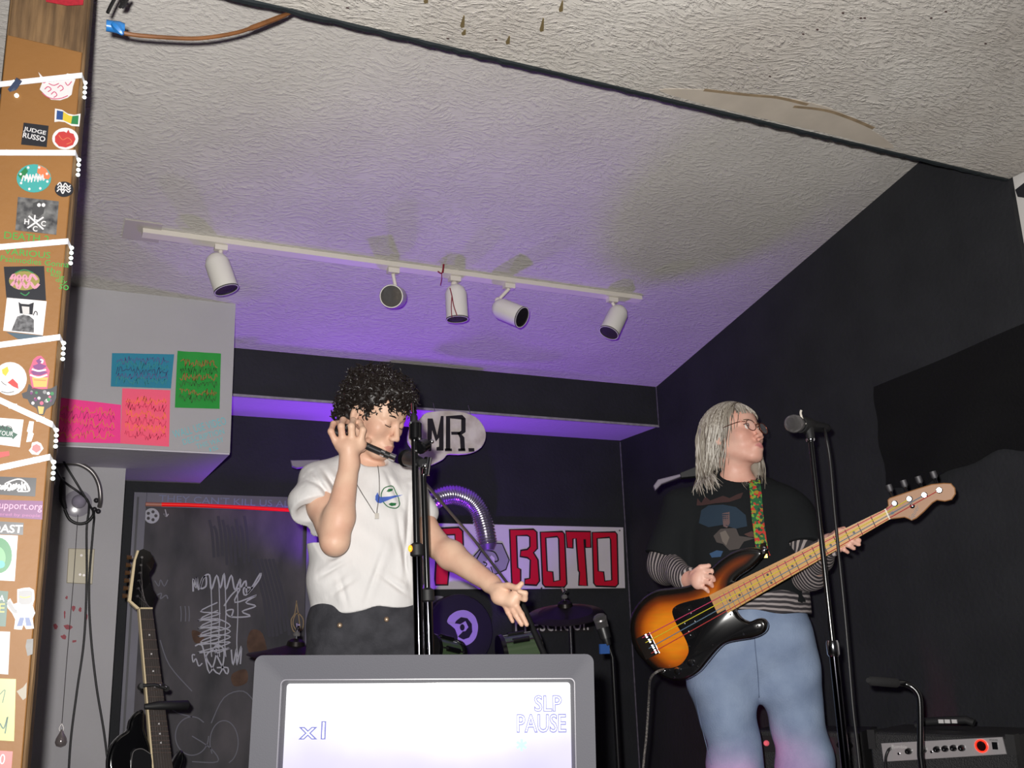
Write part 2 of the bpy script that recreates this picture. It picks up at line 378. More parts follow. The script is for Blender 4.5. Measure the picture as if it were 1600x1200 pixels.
# drips, flecks and the smoothed patch on the dropped ceiling
fc = Frame((0, 0, ZN), (1, 0, 0), (0, -1, 0)); fc.n = np.array([0, 0, -1.0]); fc.v = np.array([0, 1.0, 0])
m_drip = mat('brown_drip', (112, 98, 66), .5); m_patch = mat('smoothed_plaster', (196, 186, 172), .7, var=.1, vscale=12)
for (x, y, l) in ((722, 40, 16), (793, 66, 10), (846, 46, 18), (876, 15, 14), (665, 2, 8), (724, 52, 6)):
    a = V(fc.px(x, y)); b = V(fc.px(x+3, y-l)); t = (b-a)
    pl = [tuple(a+(.006, 0)), tuple(a+(0, .006)), tuple(a+(-.005, .0)), tuple(b-(.0015, 0)), tuple(b+(.0015, 0))]
    struct(MB().prism(fc, pl, -.001, .003), 'drip', m_drip, nc)
for (x, y) in ((1317, 20), (1345, 28), (1351, 28), (1455, 28), (1277, 46), (1255, 53), (1203, 119), (1540, 68), (543, 12), (700, 60), (775, 62), (1478, 18)):
    a = V(fc.px(x, y)); struct(MB().prism(fc, ellipse(a[0], a[1], .004, .0025, 8), -.001, .0012), 'speck', mat('dark_speck', (70, 52, 50), .6), nc)
pl = fc.pts(spline([(1030, 140), (1100, 140), (1180, 150), (1240, 155), (1300, 170), (1340, 190), (1380, 215), (1392, 232), (1300, 210), (1180, 182), (1080, 157)], 4, True))
struct(MB().prism(fc, pl, -.001, .001), 'patch', m_patch, nc)
for k, pts in enumerate(([(1100, 140), (1170, 148), (1215, 152), (1262, 163)], [(1240, 166), (1290, 172), (1330, 185), (1365, 200)])):
    struct(MB().stroke(fc, spline(fc.pts(pts), 5), .012, .0014), 'stain', mat('tan_stain', (158, 138, 110), .7, var=.3, vscale=30), nc)
# ---- purple stage light standing on the stage at the back (hidden behind the performers)
def stage_lamp(loc, aim, col, power, label, size=65, r=.09):
    t = thing('stage_light', label, 'stage light', loc, None)
    loc = V(loc); c = loc+(0, 0, .17); d = unit(V(aim)-c)
    mb = MB(); mb.lathe(c-d*.1, d, [(r*.55, 0), (r*.9, .02), (r, .05), (r, .17), (r*.93, .17), (r*.9, .13)], 20); build(mb, 'housing', mat('lamp_black', (22, 22, 24), .4), t, 40)
    mb = MB(); mb.lathe(c+d*.035, d, [(r*.88, 0), (r*.88, .004)], 20); build(mb, 'lens', mat('lens_%d_%d' % (col[0], col[2]), col, .3, emit=4), t)
    u, _ = basis(d); mb = MB(); mb.tube([c+u*r*1.05, c+u*r*1.15-(0, 0, .12), c+u*r*.8-(0, 0, .165), c-u*r*.8-(0, 0, .165), c-u*r*1.15-(0, 0, .12), c-u*r*1.05], .008, 6); build(mb, 'yoke', MATS['lamp_black'], t)
    l = bpy.data.lights.new('stage_beam', 'SPOT'); l.energy = power; l.color = lin(col)[:3]; l.spot_size = math.radians(size); l.spot_blend = .45; l.shadow_soft_size = .05
    o = bpy.data.objects.new('stage_beam', l); LK(o); o.location = tuple(c+d*.06-loc); o.rotation_euler = Vector(d).to_track_quat('-Z', 'Y').to_euler(); o.parent = t
    return t
stage_lamp((1.34, 4.36, .912), (1.26, 4.46, 2.1), (142, 44, 255), 20, 'purple spotlight on a black box behind the person in white', 138)
box_ = thing('equipment_box', 'black equipment box carrying the purple spotlight', 'box', (1.36, 4.36, 0)); build(MB().box((1.18, 4.2, 0), (1.54, 4.49, .88)), 'case', mat('case_black', (24, 24, 26), .6), box_); build(MB().box((1.175, 4.195, .88), (1.545, 4.495, .90)), 'lid', MATS['case_black'], box_)
stage_lamp((1.8, 4.02, 0), (1.74, 4.12, 2.1), (142, 44, 255), 64, 'purple spotlight on the stage floor hidden behind the television', 86, .07)
stage_lamp((1.42, 2.35, 0), (1.98, 2.66, .20), (255, 40, 140), 22, 'pink spotlight on the stage behind the television set', 60, .06)
# ================================================================== THE STICKERED POST
m_white = mat('sticker_white', (188, 186, 187), .45); m_blk = mat('sticker_black', (34, 35, 40), .35)
def flat(n, c, r=.45, **k): return mat('print_'+n, c if ('paper' in n and 'torn' not in n) or n.startswith('ink') else tuple(x*.8 for x in c), r, **k)
m_post = mat('bare_timber', (112, 86, 56), .75, var=.35, vscale=9, stretch=(9, 9, .8), bump=.4, bscale=14, col2=(74, 54, 32))
m_board = mat('orange_brown_board', (124, 84, 38), .6, var=.12, vscale=5, bump=.06, bscale=60)
pb = at(35, 1190, 1.93); pt = at(148, 20, 1.93); ax = unit(pt-pb)                   # front right edge of the post, leaning a touch
ya = math.radians(-4); pu = np.array([math.cos(ya), math.sin(ya), 0.0])
FP = Frame(pb, pu, ax)                                                             # face of the facing board
PW = .138; base = pb+ax*((0-pb[2])/ax[2]); h0 = (0-pb[2])/ax[2]; h1 = (ZN-.0-pb[2])/ax[2]
post = thing('wooden_post', 'wooden post with an orange-brown board covered in stickers', 'post', (pb[0]-.07, pb[1]+.07, 0))
mb = MB(); mb.prism(FP, [(-PW, h0+.01), (.007, h0+.01), (.007, h1-.012), (-PW, h1-.012)], -.115, -.012, .01); build(mb, 'timber', m_post, post)
yb_ = FP.px(95, 72)[1]
mb = MB(); mb.prism(FP, [(-PW+.004, h0+.02), (0, h0+.02), (0, yb_-.005), (-.05, yb_), (-PW+.004, yb_+.006)], -.0115, 0, .003); build(mb, 'facing_board', m_board, post)
SG = 'stickers on the wooden post'
def sticker(poly, col, label, c=.0012, name='sticker', px=True, m=None):
    P = FP.pts(poly) if px else poly
    o = build(MB().prism(FP, P, .0002, c), name, m or col, None, None, label, 'sticker', SG); o['_c'] = 0; del o['_c']; return o
def pp(par, poly, col, c=.0018, name='print'): return build(MB().prism(FP, FP.pts(poly), .0012, c), name, col, par)
def pl_(par, pts, wd, col, c=.0019, name='print_line', n=5, closed=False): return build(MB().stroke(FP, spline(FP.pts(pts), n, closed), wd, c), name, col, par)
def ptx(par, s, x, y, w_, h_, col, rot=0.0, c=.002, bold=0.0):
    a = FP.px(x, y); b = FP.px(x+w_/2, y); d = FP.px(x, y+h_/2); return text(s, FP, a[0], a[1], 2*abs(b[0]-a[0]), 2*abs(d[1]-a[1]), col, par, c=c, rot=rot, bold=bold)
def circ(x, y, r, ry=None, n=24): return [(x+r*math.cos(t), y+(ry or r)*math.sin(t)) for t in (2*math.pi*i/n for i in range(n))]
c_red = flat('red', (200, 62, 60)); c_pink = flat('pink', (214, 92, 128)); c_green = flat('green', (42, 130, 74)); c_yel = flat('yellow', (224, 196, 60)); c_blue = flat('blue', (44, 78, 140))
c_teal = flat('teal', (70, 172, 168)); c_org = flat('orange', (226, 128, 84)); c_pur = flat('purple', (112, 38, 108)); c_grey = flat('grey', (140, 140, 142)); c_lime = flat('lime', (206, 222, 120)); c_dgreen = flat('dark_green', (22, 84, 66))
sticker([(70, -6), (131, -6), (130, 8), (104, 9), (72, 3)], flat('glitter_red', (196, 30, 52), .3, var=.3, vscale=200), 'glittery red sticker at the very top of the post')
s = sticker([(60, 113), (68, 122), (78, 125), (92, 124), (104, 124), (118, 124), (114, 136), (112, 148), (106, 153), (94, 157), (80, 156), (70, 148), (62, 140), (66, 130)], m_white, 'white cat-head sticker drawn in pink lines')
for q in ([(64, 120), (68, 130), (74, 126)], [(112, 128), (106, 134), (102, 129)], [(70, 140), (75, 136), (80, 140), (75, 144)], [(90, 138), (95, 134), (99, 139), (94, 143)], [(80, 148), (85, 144), (89, 149), (84, 153)], [(66, 146), (74, 152), (84, 155), (96, 154), (106, 150)], [(76, 131), (84, 134), (92, 131)]): pl_(s, q, .0016, c_pink)
s = sticker([(86, 170), (97, 172), (106, 178), (116, 180), (126, 178), (124, 198), (112, 197), (101, 191), (92, 190), (85, 191)], m_white, 'wavy flag sticker in blue, yellow and green')
pp(s, [(89, 173), (99, 175), (98, 188), (88, 187)], c_blue); pp(s, [(99, 175), (108, 181), (113, 182), (111, 194), (98, 188)], c_yel); pp(s, [(113, 182), (123, 181), (122, 195), (111, 194)], c_green)
s = sticker([(37, 192), (76, 197), (73, 230), (33, 226)], m_blk, 'black square sticker reading JUDGE RUSSO')
ptx(s, 'JUDGE', 54.5, 206, 35, 8, m_white, -.09, bold=.015); ptx(s, 'RUSSO', 53.5, 215, 35, 8, m_white, -.09, bold=.015)
s = sticker(circ(102, 217, 20.5, 17), m_white, 'round white sticker with a red pomegranate')
pp(s, [(86, 214), (92, 207), (100, 206), (104, 208), (107, 203), (109, 208), (115, 210), (118, 218), (114, 227), (103, 231), (92, 229), (86, 222)], c_red); pl_(s, [(92, 212), (98, 219), (106, 216), (112, 222), (104, 226)], .0012, c_org)
s = sticker(circ(53, 279, 27, 22), c_teal, 'round teal and orange sticker with white lettering')
pp(s, [(60, 258), (72, 264), (79, 276), (76, 281), (66, 279), (58, 270)], c_org); pp(s, [(28, 274), (40, 262), (44, 268), (34, 282)], c_green)
for k in range(7): pl_(s, [(34+k*5, 286-rnd.random()*6), (37+k*5, 271+rnd.random()*5), (40+k*4.6, 284-rnd.random()*6), (43+k*4.4, 272+rnd.random()*8)], .0022, m_white, .0020+.0001*k)
for k in range(8): t = k*.8+.3; pp(s, circ(53+22*math.cos(t), 279+18*math.sin(t), 2, 2, 8), m_white, .0021, 'dot')
s = sticker(circ(100, 296, 14.5, 12), m_blk, 'small round black sticker with white scrawl')
for k in range(3): pl_(s, [(89+rnd.random()*3, 290+k*5), (94, 286+k*5), (98, 293+k*5), (102, 287+k*5), (107, 293+k*4), (110, 290+k*4)], .002, m_white, .0019+.0001*k)
s = sticker([(28, 308), (92, 315), (88, 367), (24, 360)], flat('photo_grey', (128, 128, 128), .4, var=.8, vscale=60, col2=(45, 45, 48)), 'black and white photo sticker with HLCC around a cross')
pp(s, [(52, 318), (62, 314), (71, 320), (68, 334), (60, 340), (50, 334)], flat('photo_dark', (70, 70, 72)))
pl_(s, [(45, 338), (68, 359)], .003, m_white, n=1); pl_(s, [(68, 340), (43, 357)], .003, m_white, .0021, n=1)
for ch, x, y in (('L', 57, 341), ('H', 42, 347), ('C', 68, 350), ('C', 55, 358)): ptx(s, ch, x, y, 7, 8, m_white, bold=.02)
for k in (0, 1): pp(s, circ(61+k*7, 321, 3, 3, 10), m_white, .002, 'dot')
wr = thing('marker_writing', 'green marker handwriting DEATH 2 VARIOUS on the post', 'writing', FP.w(*FP.px(40, 380), 0)); g_ = flat('marker_green', (64, 168, 70))
ptx(wr, 'DEATH 2', 42, 371, 70, 11, g_, .0, .0012); ptx(wr, 'VARIOUS', 43, 396, 72, 10, g_, .0, .0012); ptx(wr, 'Psalmodies Gonna', 55, 409, 106, 9, g_, .0, .0012)
for k, (x, y) in enumerate(((84, 423), (90, 432), (96, 440), (100, 449))): ptx(wr, ('the', 'king', 'day', 'so')[k], x, y, 24 - 3*k, 8, g_, -.15, .0012)
s = sticker([(6, 417), (69, 416), (72, 470), (10, 466)], m_blk, 'black sticker with pink and yellow curly script above the cat girl')
pp(s, circ(38, 439, 24, 15), flat('script_olive', (150, 140, 70)), .0016); 
for q in ([(17, 437), (22, 430), (25, 440), (30, 431), (34, 440), (39, 431), (44, 440), (50, 430), (58, 438)], [(18, 447), (24, 441), (29, 451), (35, 442), (41, 450), (47, 442), (54, 450), (61, 444)]): pl_(s, q, .005, flat('script_pink', (214, 150, 170)), .0021)
pl_(s, [(24, 427), (38, 422), (52, 427)], .002, c_green); pl_(s, [(32, 458), (40, 462), (46, 457)], .002, c_green)
s = sticker([(11, 465), (73, 471), (67, 524), (5, 517)], m_white, 'white sticker of a cat-eared figure in a plaid shirt')
pp(s, [(29, 472), (33, 475), (45, 476), (53, 473), (51, 492), (31, 490)], m_blk); pp(s, [(34, 479), (46, 480), (46, 491), (36, 492)], flat('drawn_face', (206, 204, 204)), .002)
pp(s, [(27, 495), (36, 492), (46, 494), (53, 500), (53, 520), (18, 517)], flat('plaid', (120, 120, 124), .5, var=.8, vscale=130, col2=(30, 30, 34))); pl_(s, [(52, 493), (55, 487), (58, 489), (58, 493)], .0016, m_blk)
sticker([(10, 519), (68, 525), (58, 530), (28, 530)], flat('slate', (70, 92, 108)), 'slate blue sticker edge showing below the plaid figure')
s = sticker(circ(16, 592, 26, 26), m_white, 'round white sticker with yellow and red insects')
pp(s, [(3, 578), (12, 573), (14, 580), (9, 588), (4, 584)], c_yel); pp(s, [(12, 598), (20, 592), (28, 600), (29, 608), (20, 604)], c_red); pl_(s, [(2, 596), (6, 600), (10, 602)], .001, m_blk); pl_(s, [(2, 612), (12, 614), (22, 612)], .002, c_grey)
s = sticker([(64, 556), (70, 562), (73, 572), (78, 580), (76, 588), (74, 608), (50, 608), (47, 590), (45, 580), (49, 570), (52, 562), (58, 557)], c_pink, 'purple soft ice cream cone sticker')
for q in ([(56, 564), (64, 559), (69, 565), (60, 569)], [(51, 572), (62, 568), (73, 572), (66, 578), (54, 577)], [(48, 581), (60, 577), (75, 582), (64, 587), (52, 586)]): pp(s, q, flat('ice_purple', (128, 66, 128)))
for q in ([(50, 577), (60, 580), (72, 578)], [(47, 586), (60, 590), (74, 586)], [(63, 562), (67, 564), (65, 568)]): pl_(s, q, .003, m_white)
pp(s, [(50, 590), (75, 590), (73, 605), (53, 605)], flat('cone', (226, 180, 96))); pl_(s, [(53, 594), (72, 595)], .0016, c_org)
s = sticker([(45, 600), (52, 606), (66, 609), (80, 607), (89, 602), (88, 622), (84, 632), (72, 640), (68, 649), (60, 648), (57, 638), (47, 632), (43, 624), (36, 622), (34, 615), (42, 612)], flat('cat_black', (54, 54, 60)), 'black patterned cat-head sticker licking an ice cream')
for k in range(16):
    x, y = 48+rnd.random()*34, 612+rnd.random()*22; pp(s, circ(x, y, 1.6+rnd.random()*1.8, None, 7), [m_white, c_pink, c_green, c_grey, c_pur][k % 5], .0018+.00004*k, 'dot')
pp(s, [(59, 635), (69, 636), (67, 647), (61, 647)], flat('cone', (226, 180, 96)))
s = sticker([(-14, 652), (37, 656), (31, 699), (-16, 693)], m_white, 'white rectangular sticker with green DETOUR arrow')
pp(s, [(-12, 664), (14, 667), (20, 671), (20, 675), (28, 679), (20, 687), (19, 684), (-12, 682)], c_dgreen); ptx(s, 'DETOUR', 4, 677, 34, 7, m_white, -.06); ptx(s, 'MAD', 4, 668, 30, 7, m_blk, -.08, .0021)
s = sticker([(46, 658), (53, 659), (51, 676), (53, 678), (49, 690), (41, 691), (44, 676), (42, 674)], m_white, 'narrow upright white sticker right of the detour arrow')
s = sticker([(50, 692), (58, 690), (64, 693), (68, 701), (64, 706), (60, 711), (50, 710), (45, 704), (49, 699)], m_white, 'small white-edged sticker with a pink heart shape')
pp(s, [(51, 697), (57, 694), (63, 697), (64, 703), (57, 708), (50, 703)], flat('dusty_pink', (190, 116, 118)))
sticker([(-12, 708), (14, 705), (15, 712), (-12, 718)], c_red, 'small red label strip at the left edge of the post')
s = sticker([(-20, 744), (57, 747), (55, 776), (-20, 772)], m_blk, 'black sticker with tangled white band-logo lettering')
for k in range(9): pl_(s, [(-8+k*5, 768-rnd.random()*5), (k*5, 755+rnd.random()*5), (5+k*5, 767-rnd.random()*4), (9+k*4.2, 752+rnd.random()*6)], .0022, m_white, .0019+.0001*k)
pl_(s, [(10, 755), (28, 749), (40, 754), (46, 767), (28, 768)], .0022, m_white, .003)
s = sticker([(-40, 780), (67, 783), (66, 812), (-40, 806)], c_pur, 'purple sticker reading Support.org')
ptx(s, 'Support.org', 29, 792, 74, 15, flat('pale_pink', (214, 160, 190)), -.03); ptx(s, 'powered by people', 22, 805, 82, 6, flat('mauve', (170, 90, 150)), -.03)
s = sticker([(-30, 813), (37, 817), (36, 836), (-30, 834)], m_blk, 'black sticker with white letters ending in OAST'); ptx(s, 'ROAST', 5, 826, 60, 12, m_white, -.02, bold=.02)
s = sticker([(-20, 835), (28, 837), (23, 908), (-20, 906)], m_white, 'white sticker with a round green emblem')
pp(s, circ(-2, 868, 21, 28), c_green); pp(s, circ(-4, 872, 13, 18), flat('leaf', (110, 176, 120)), .0022); pp(s, circ(2, 882, 6, 6), c_teal, .0024)
s = sticker([(-14, 922), (13, 924), (9, 979), (-14, 978)], c_dgreen, 'dark green sticker with a yellow letter'); ptx(s, 'E', 3, 950, 9, 14, c_yel); ptx(s, 'A', 3, 935, 9, 10, m_white)
s = sticker([(27, 921), (36, 919), (46, 918), (53, 922), (54, 936), (51, 946), (55, 958), (51, 966), (53, 982), (41, 983), (37, 976), (34, 984), (22, 983), (24, 968), (19, 958), (12, 950), (10, 940), (16, 935), (21, 944), (27, 942)], m_white, 'white-edged sticker of a grey cat wearing a pink shirt and jeans')
pp(s, [(29, 924), (34, 923), (47, 922), (51, 925), (51, 940), (45, 945), (34, 945), (29, 941)], c_grey); pp(s, [(30, 947), (48, 947), (51, 957), (46, 964), (31, 964), (27, 957)], flat('shirt_pink', (222, 176, 160))); pp(s, [(31, 965), (38, 965), (35, 978), (26, 979)], c_blue); pp(s, [(39, 965), (46, 965), (50, 978), (41, 978)], c_blue); pl_(s, [(13, 940), (17, 947), (23, 955), (27, 955)], .006, c_grey); pl_(s, [(31, 932), (38, 934), (48, 932)], .002, c_yel, .0023)
sticker([(-14, 986), (16, 987), (13, 1054), (-14, 1052)], flat('silver_grey', (168, 166, 164), .4, var=.2, vscale=30), 'silver grey sticker on the lower post')
s = sticker([(-14, 1060), (25, 1061), (22, 1158), (-14, 1156)], c_lime, 'large yellow-green sticker near the foot of the post'); pl_(s, [(0, 1085), (8, 1078), (4, 1098)], .0015, c_dgreen); pl_(s, [(0, 1130), (6, 1138), (12, 1120), (8, 1146)], .002, c_dgreen)
s = sticker([(-14, 1172), (20, 1174), (17, 1215), (-14, 1215)], flat('coral', (226, 112, 112)), 'coral pink sticker at the bottom of the post'); ptx(s, '0', 4, 1186, 8, 16, m_white)
sticker([(42, 999), (52, 998), (51, 1022), (43, 1025), (40, 1010)], flat('tape_grey', (120, 118, 116), .5, var=.3, vscale=60), 'scrap of grey tape below the cat sticker')
sticker([(26, 1080), (36, 1074), (42, 1066), (41, 1090), (36, 1094), (30, 1086)], flat('torn_paper', (190, 182, 168), .7), 'torn pale paper scrap beside the yellow-green sticker')
# LED tape wound around the post
m_led = mat('led_tape', (214, 214, 220), .35); m_glow = mat('led_glow', (240, 255, 248), .4, emit=2.5)
led = thing('led_strip_light', 'white LED tape wound around the stickered post', 'strip light', FP.w(-.07, FP.px(50, 400)[1], .004))
bands = [((24, 131), (144, 117)), ((8, 240), (132, 240)), ((-6, 388), (117, 377)), ((-6, 541), (98, 527)), ((-6, 623), (85, 666)), ((-6, 733), (80, 714))]
for (p, q) in bands:
    a, b = V(FP.px(*p)), V(FP.px(*q)); a = a+(b-a)*((-PW+.002-a[0])/(b[0]-a[0])); b = a+(b-a)*((.002-a[0])/(b[0]-a[0])); sl = (b[1]-a[1])/(b[0]-a[0])
    mb = MB(); H = .0055
    prof = [(a[0]-.006, a[1], -.02), (a[0]-.002, a[1], .0025), (b[0]+.001, b[1], .0025), (b[0]+.003, b[1]-.003, -.004), (.0095, b[1]-.008, -.02), (.0095, b[1]-.03, -.10)]
    vs = []
    for (x, y, c) in prof: vs += [FP.w(x, y-H, c), FP.w(x, y+H, c), FP.w(x, y+H, c+.0018), FP.w(x, y-H, c+.0018)]
    mb.add(vs, [(i*4+k, i*4+4+k, i*4+4+(k+1) % 4, i*4+(k+1) % 4) for i in range(len(prof)-1) for k in range(4)]+[(0, 1, 2, 3), (len(vs)-1, len(vs)-2, len(vs)-3, len(vs)-4)])
    tp = build(mb, 'tape_band', m_led, led)
    for k in range(3):
        t = .2+.33*k; x = a[0]+(b[0]-a[0])*t; y = a[1]+(b[1]-a[1])*t; build(MB().fbox(FP, x-.006, y-.004, x+.006, y+.004, .004, .0052), 'led', m_glow, tp)
    for k in range(4): y = b[1]-.006-k*.0095; build(MB().ball(FP.w(.0095, y, -.012-k*.002), .0036, 8), 'led', m_glow, tp)
build(MB().ball(FP.w(*FP.px(26, 150), .002), .004, 8), 'led', m_glow, led)
# brown stick with a blue cap between the post and the ceiling edge
m_stick = mat('brown_stick', (122, 78, 42), .55, var=.3, vscale=20); m_bluecap = mat('blue_cap', (38, 110, 178), .35)
st = thing('ceiling_stick', 'bent brown rod with a blue end cap between post and ceiling', 'rod', at(250, 57, 2.02))
P = spline([at(172, 43, 2.02), at(200, 53, 2.02), at(250, 58, 2.03), at(310, 60, 2.05), at(365, 52, 2.07), at(400, 41, 2.1), at(462, 17, 2.13)], 6)
build(MB().tube(P, [.0045]*(len(P)-8)+[.006]*5+[.005, .003, .001], 7), 'rod', m_stick, st, 40)
build(MB().lathe(at(166, 40, 2.02), at(192, 44, 2.02)-at(166, 40, 2.02), [(.012, 0), (.012, .012), (.013, .026), (.010, .036)], 12), 'end_cap', m_bluecap, st, 40)
build(MB().tube(spline([at(176, 36, 2.0), at(184, 44, 2.0), at(192, 54, 2.0)], 4), [.005, .007, .008, .009, .009, .008, .007, .005, .003], 7), 'tape_tail', m_bluecap, st, 40)
o = thing('black_cable', 'tangled black cable and leaf-like scraps at the top of the post', 'cable', at(190, 4, 2.03)); mk = mat('cable_black', (20, 20, 22), .45)
build(MB().tube(spline([at(168, 20, 2.05), at(176, 4, 2.05), at(186, -10, 2.05), at(196, 4, 2.05), at(190, 11, 2.05), at(201, -4, 2.05)], 5), .004, 6), 'loop', mk, o)
build(MB().tube(spline([at(186, -8, 2.05), at(190, 4, 2.05), at(187, 12, 2.05)], 4), .003, 6), 'end', mk, o)
o = thing('cable_clip', 'dark blue cable clip with a wire end left of the post', 'clip', at(12, 145, 1.95)); mc = mat('clip_blue', (52, 62, 84), .4)
build(MB().tube(spline([at(30, 124, 1.93), at(22, 136, 1.94), at(12, 146, 1.95), at(2, 152, 1.96), at(-8, 156, 1.97)], 4), .0065, 6), 'wire', mc, o)
build(MB().lathe(at(0, 148, 1.96), at(10, 142, 1.96)-at(0, 148, 1.96), [(.006, 0), (.01, .004), (.01, .014), (.006, .018)], 10), 'plug', mk, o)
# ================================================================== SOFFIT PAPERS
FS = Frame((0, YX, 0), (1, 0, 0), (0, 0, 1))
def paper(q, col, label, inks, lines, wave=.004, sd=1):
    r = random.Random(sd); Q = FS.pts(q); n = 8; mb = MB(); vs = []; fs = []
    for i in range(n+1):
        for j in range(n+1):
            s, t = i/n, j/n; a = V(Q[0])*(1-s)*(1-t)+V(Q[1])*s*(1-t)+V(Q[2])*s*t+V(Q[3])*(1-s)*t
            c = .0015+wave*(max(0, 1-4*t)*(.4+.6*math.sin(s*7+sd)**2)+.3*math.sin(s*5+sd)**2); vs.append(FS.w(a[0], a[1], c))
    for i in range(n):
        for j in range(n): k = i*(n+1)+j; fs.append((k, k+n+1, k+n+2, k+1))
    nv = len(vs); vs += [p-FS.n*.0006 for p in vs]; fs += [tuple(reversed([x+nv for x in f])) for f in fs]
    B = [i*(n+1) for i in range(n+1)]+[n*(n+1)+j for j in range(1, n+1)]+[i*(n+1)+n for i in range(n-1, -1, -1)]+[j for j in range(n-1, 0, -1)]
    fs += [(B[i], B[(i+1) % len(B)], B[(i+1) % len(B)]+nv, B[i]+nv) for i in range(len(B))]
    mb.add(vs, fs); o = build(mb, 'paper_sheet', col, None, 40, label, 'paper', 'coloured papers on the soffit')
    for k in range(lines):
        t = .14+.76*(k+.5)/lines; mb = MB(); pts = []
        for i in range(46):
            s = .08+.84*i/45; a = V(Q[0])*(1-s)*(1-t)+V(Q[1])*s*(1-t)+V(Q[2])*s*t+V(Q[3])*(1-s)*t
            pts.append((a[0], a[1]+(r.random()-.5)*.055*(1 if lines < 5 else .6)))
        mb.stroke(FS, pts, .0028, .0075+.0002*k); build(mb, 'scribble', inks[k % len(inks)], o)
    return o
paper([(175, 552), (272, 554), (267, 607), (173, 604)], flat('blue_paper', (30, 130, 160), .7), 'blue sheet of paper with dark scribbles on the soffit', [flat('ink_violet', (84, 84, 140)), flat('ink_teal', (40, 140, 140)), flat('ink_navy', (30, 70, 110))], 5, .003, 3)
paper([(277, 549), (345, 553), (343, 639), (273, 637)], flat('green_paper', (22, 148, 50), .7), 'green sheet of paper with orange scribbles on the soffit', [flat('ink_rust', (170, 96, 50)), flat('ink_green', (40, 104, 40))], 6, .006, 5)
paper([(191, 607), (266, 610), (264, 698), (188, 693)], flat('coral_paper', (255, 96, 130), .7), 'coral pink sheet with orange scribbles between pink and green papers', [flat('ink_orange', (255, 126, 60)), flat('ink_deep_pink', (226, 50, 96))], 6, .002, 7)
paper([(60, 618), (189, 633), (188, 693), (60, 690)], flat('magenta_paper', (255, 60, 150), .7), 'magenta paper partly hidden behind the stickered post', [flat('ink_gold', (222, 130, 60)), flat('ink_magenta', (206, 40, 120))], 5, .004, 9)
wr = thing('wall_writing', 'pale turquoise handwriting on the grey soffit below the green paper', 'writing', FS.w(*FS.px(310, 680), 0)); ci = flat('ink_turquoise', (110, 190, 200))
for s_, x, y, w_, h_ in (('WALL USE VIDEO', 312, 668, 84, 12), ('DESCRIPTION', 318, 682, 66, 9), ('THIS WAY', 328, 692, 44, 8), ('IS', 334, 701, 14, 6)):
    a = FS.px(x, y); b = FS.px(x+w_, y); text(s_, FS, a[0], a[1], b[0]-a[0], h_*.0025, ci, wr, rot=.34)
# ================================================================== GREY PIER: fixture, cables, plate, pull chain
FI = Frame((0, 4.25, 0), (1, 0, 0), (0, 0, 1)); m_steel = mat('dull_steel', (128, 124, 124), .35, .7); m_dark = mat('dark_iron', (48, 46, 50), .45, .4); m_glass = mat('cloudy_glass', (176, 168, 190), .12, spec=.8, alpha=.55)
def I3(x, y, c): a = FI.px(x, y); return FI.w(a[0], a[1], c)
o = thing('wall_fixture', 'old glass fixture with a bent steel pipe on the grey pier', 'fixture', I3(122, 790, 0))
build(MB().tube(spline([I3(80, 727, .02), I3(100, 727, .05), I3(122, 729, .06), I3(142, 741, .06), I3(153, 760, .05), I3(156, 782, .04), I3(155, 793, .02)], 6), .009, 8), 'pipe', m_steel, o, 60)
build(MB().tube([I3(98, 748, .03), I3(97, 762, .03), I3(97, 783, .03), I3(102, 796, .02)], [.008, .012, .012, .007], 8), 'lever', m_dark, o, 60)
build(MB().lathe(I3(121, 787, .003), FI.n, [(.052, 0), (.052, .006), (.03, .012)], 24), 'back_disc', mat('smoky_glass', (140, 136, 146), .2), o, 40)
build(MB().lathe(I3(123, 785, .012), FI.n, [(.024, 0), (.027, .012), (.022, .03), (.01, .042), (.001, .045)], 18), 'glass_lens', m_glass, o, 60)
build(MB().tube(spline([I3(101, 797, .02), I3(108, 812, .02), I3(121, 819, .02), I3(135, 817, .02), I3(145, 806, .02), I3(145, 797, .02)], 5), .006, 7), 'guard_loop', mk, o, 60)
for x, y in ((150, 783), (153, 800), (147, 797)): build(MB().ball(I3(x, y, .02), .010, 8), 'knuckle', m_dark, o, 60)
def cable(pts, r, label, name='black_cable', m=None, grp=None): return build(MB().tube(spline(pts, 6), r, 7), name, m or mk, None, 60, label, 'cable', grp)
cable([I3(78, 700, .30), I3(97, 726, .10), I3(120, 762, .07), I3(138, 790, .05), I3(146, 806, .03), I3(145, 830, .012), I3(139, 910, .012), I3(141, 985, .012), I3(150, 1070, .012), I3(163, 1150, .012), I3(170, 1220, .012), I3(171, 1300, .012)], .0042, 'thin black cable falling from the post and ending on the right')
cable([I3(78, 738, .30), I3(95, 755, .1), I3(120, 772, .07), I3(136, 785, .05), I3(138, 800, .03), I3(135, 830, .016), I3(135, 910, .018), I3(131, 1000, .014), I3(120, 1080, .012), I3(110, 1160, .012), I3(106, 1240, .012), I3(104, 1330, .012)], .0042, 'thin black cable falling from the fixture and swinging left')
o = thing('blank_wall_plate', 'yellowed blank cover plate on the grey pier', 'wall plate', I3(126, 885, 0)); q = FI.pts([(107, 857), (148, 858), (144, 913), (104, 911)])
build(MB().prism(FI, q, .0002, .006, .003), 'plate', mat('yellowed_plastic', (178, 168, 142), .4), o)
for x, y in ((127, 868), (125, 898), (131, 899)): build(MB().lathe(I3(x, y, .006), FI.n, [(.005, 0), (.005, .0012)], 8), 'screw', m_steel, o)
o = thing('pull_chain', 'thin pull chain with a teardrop weight on the grey pier', 'pull chain', I3(96, 1150, .02))
build(MB().tube([I3(121, 806, .03), I3(114, 910, .03), I3(103, 1040, .03), I3(96, 1132, .03)], .0012, 5), 'chain', m_steel, o)
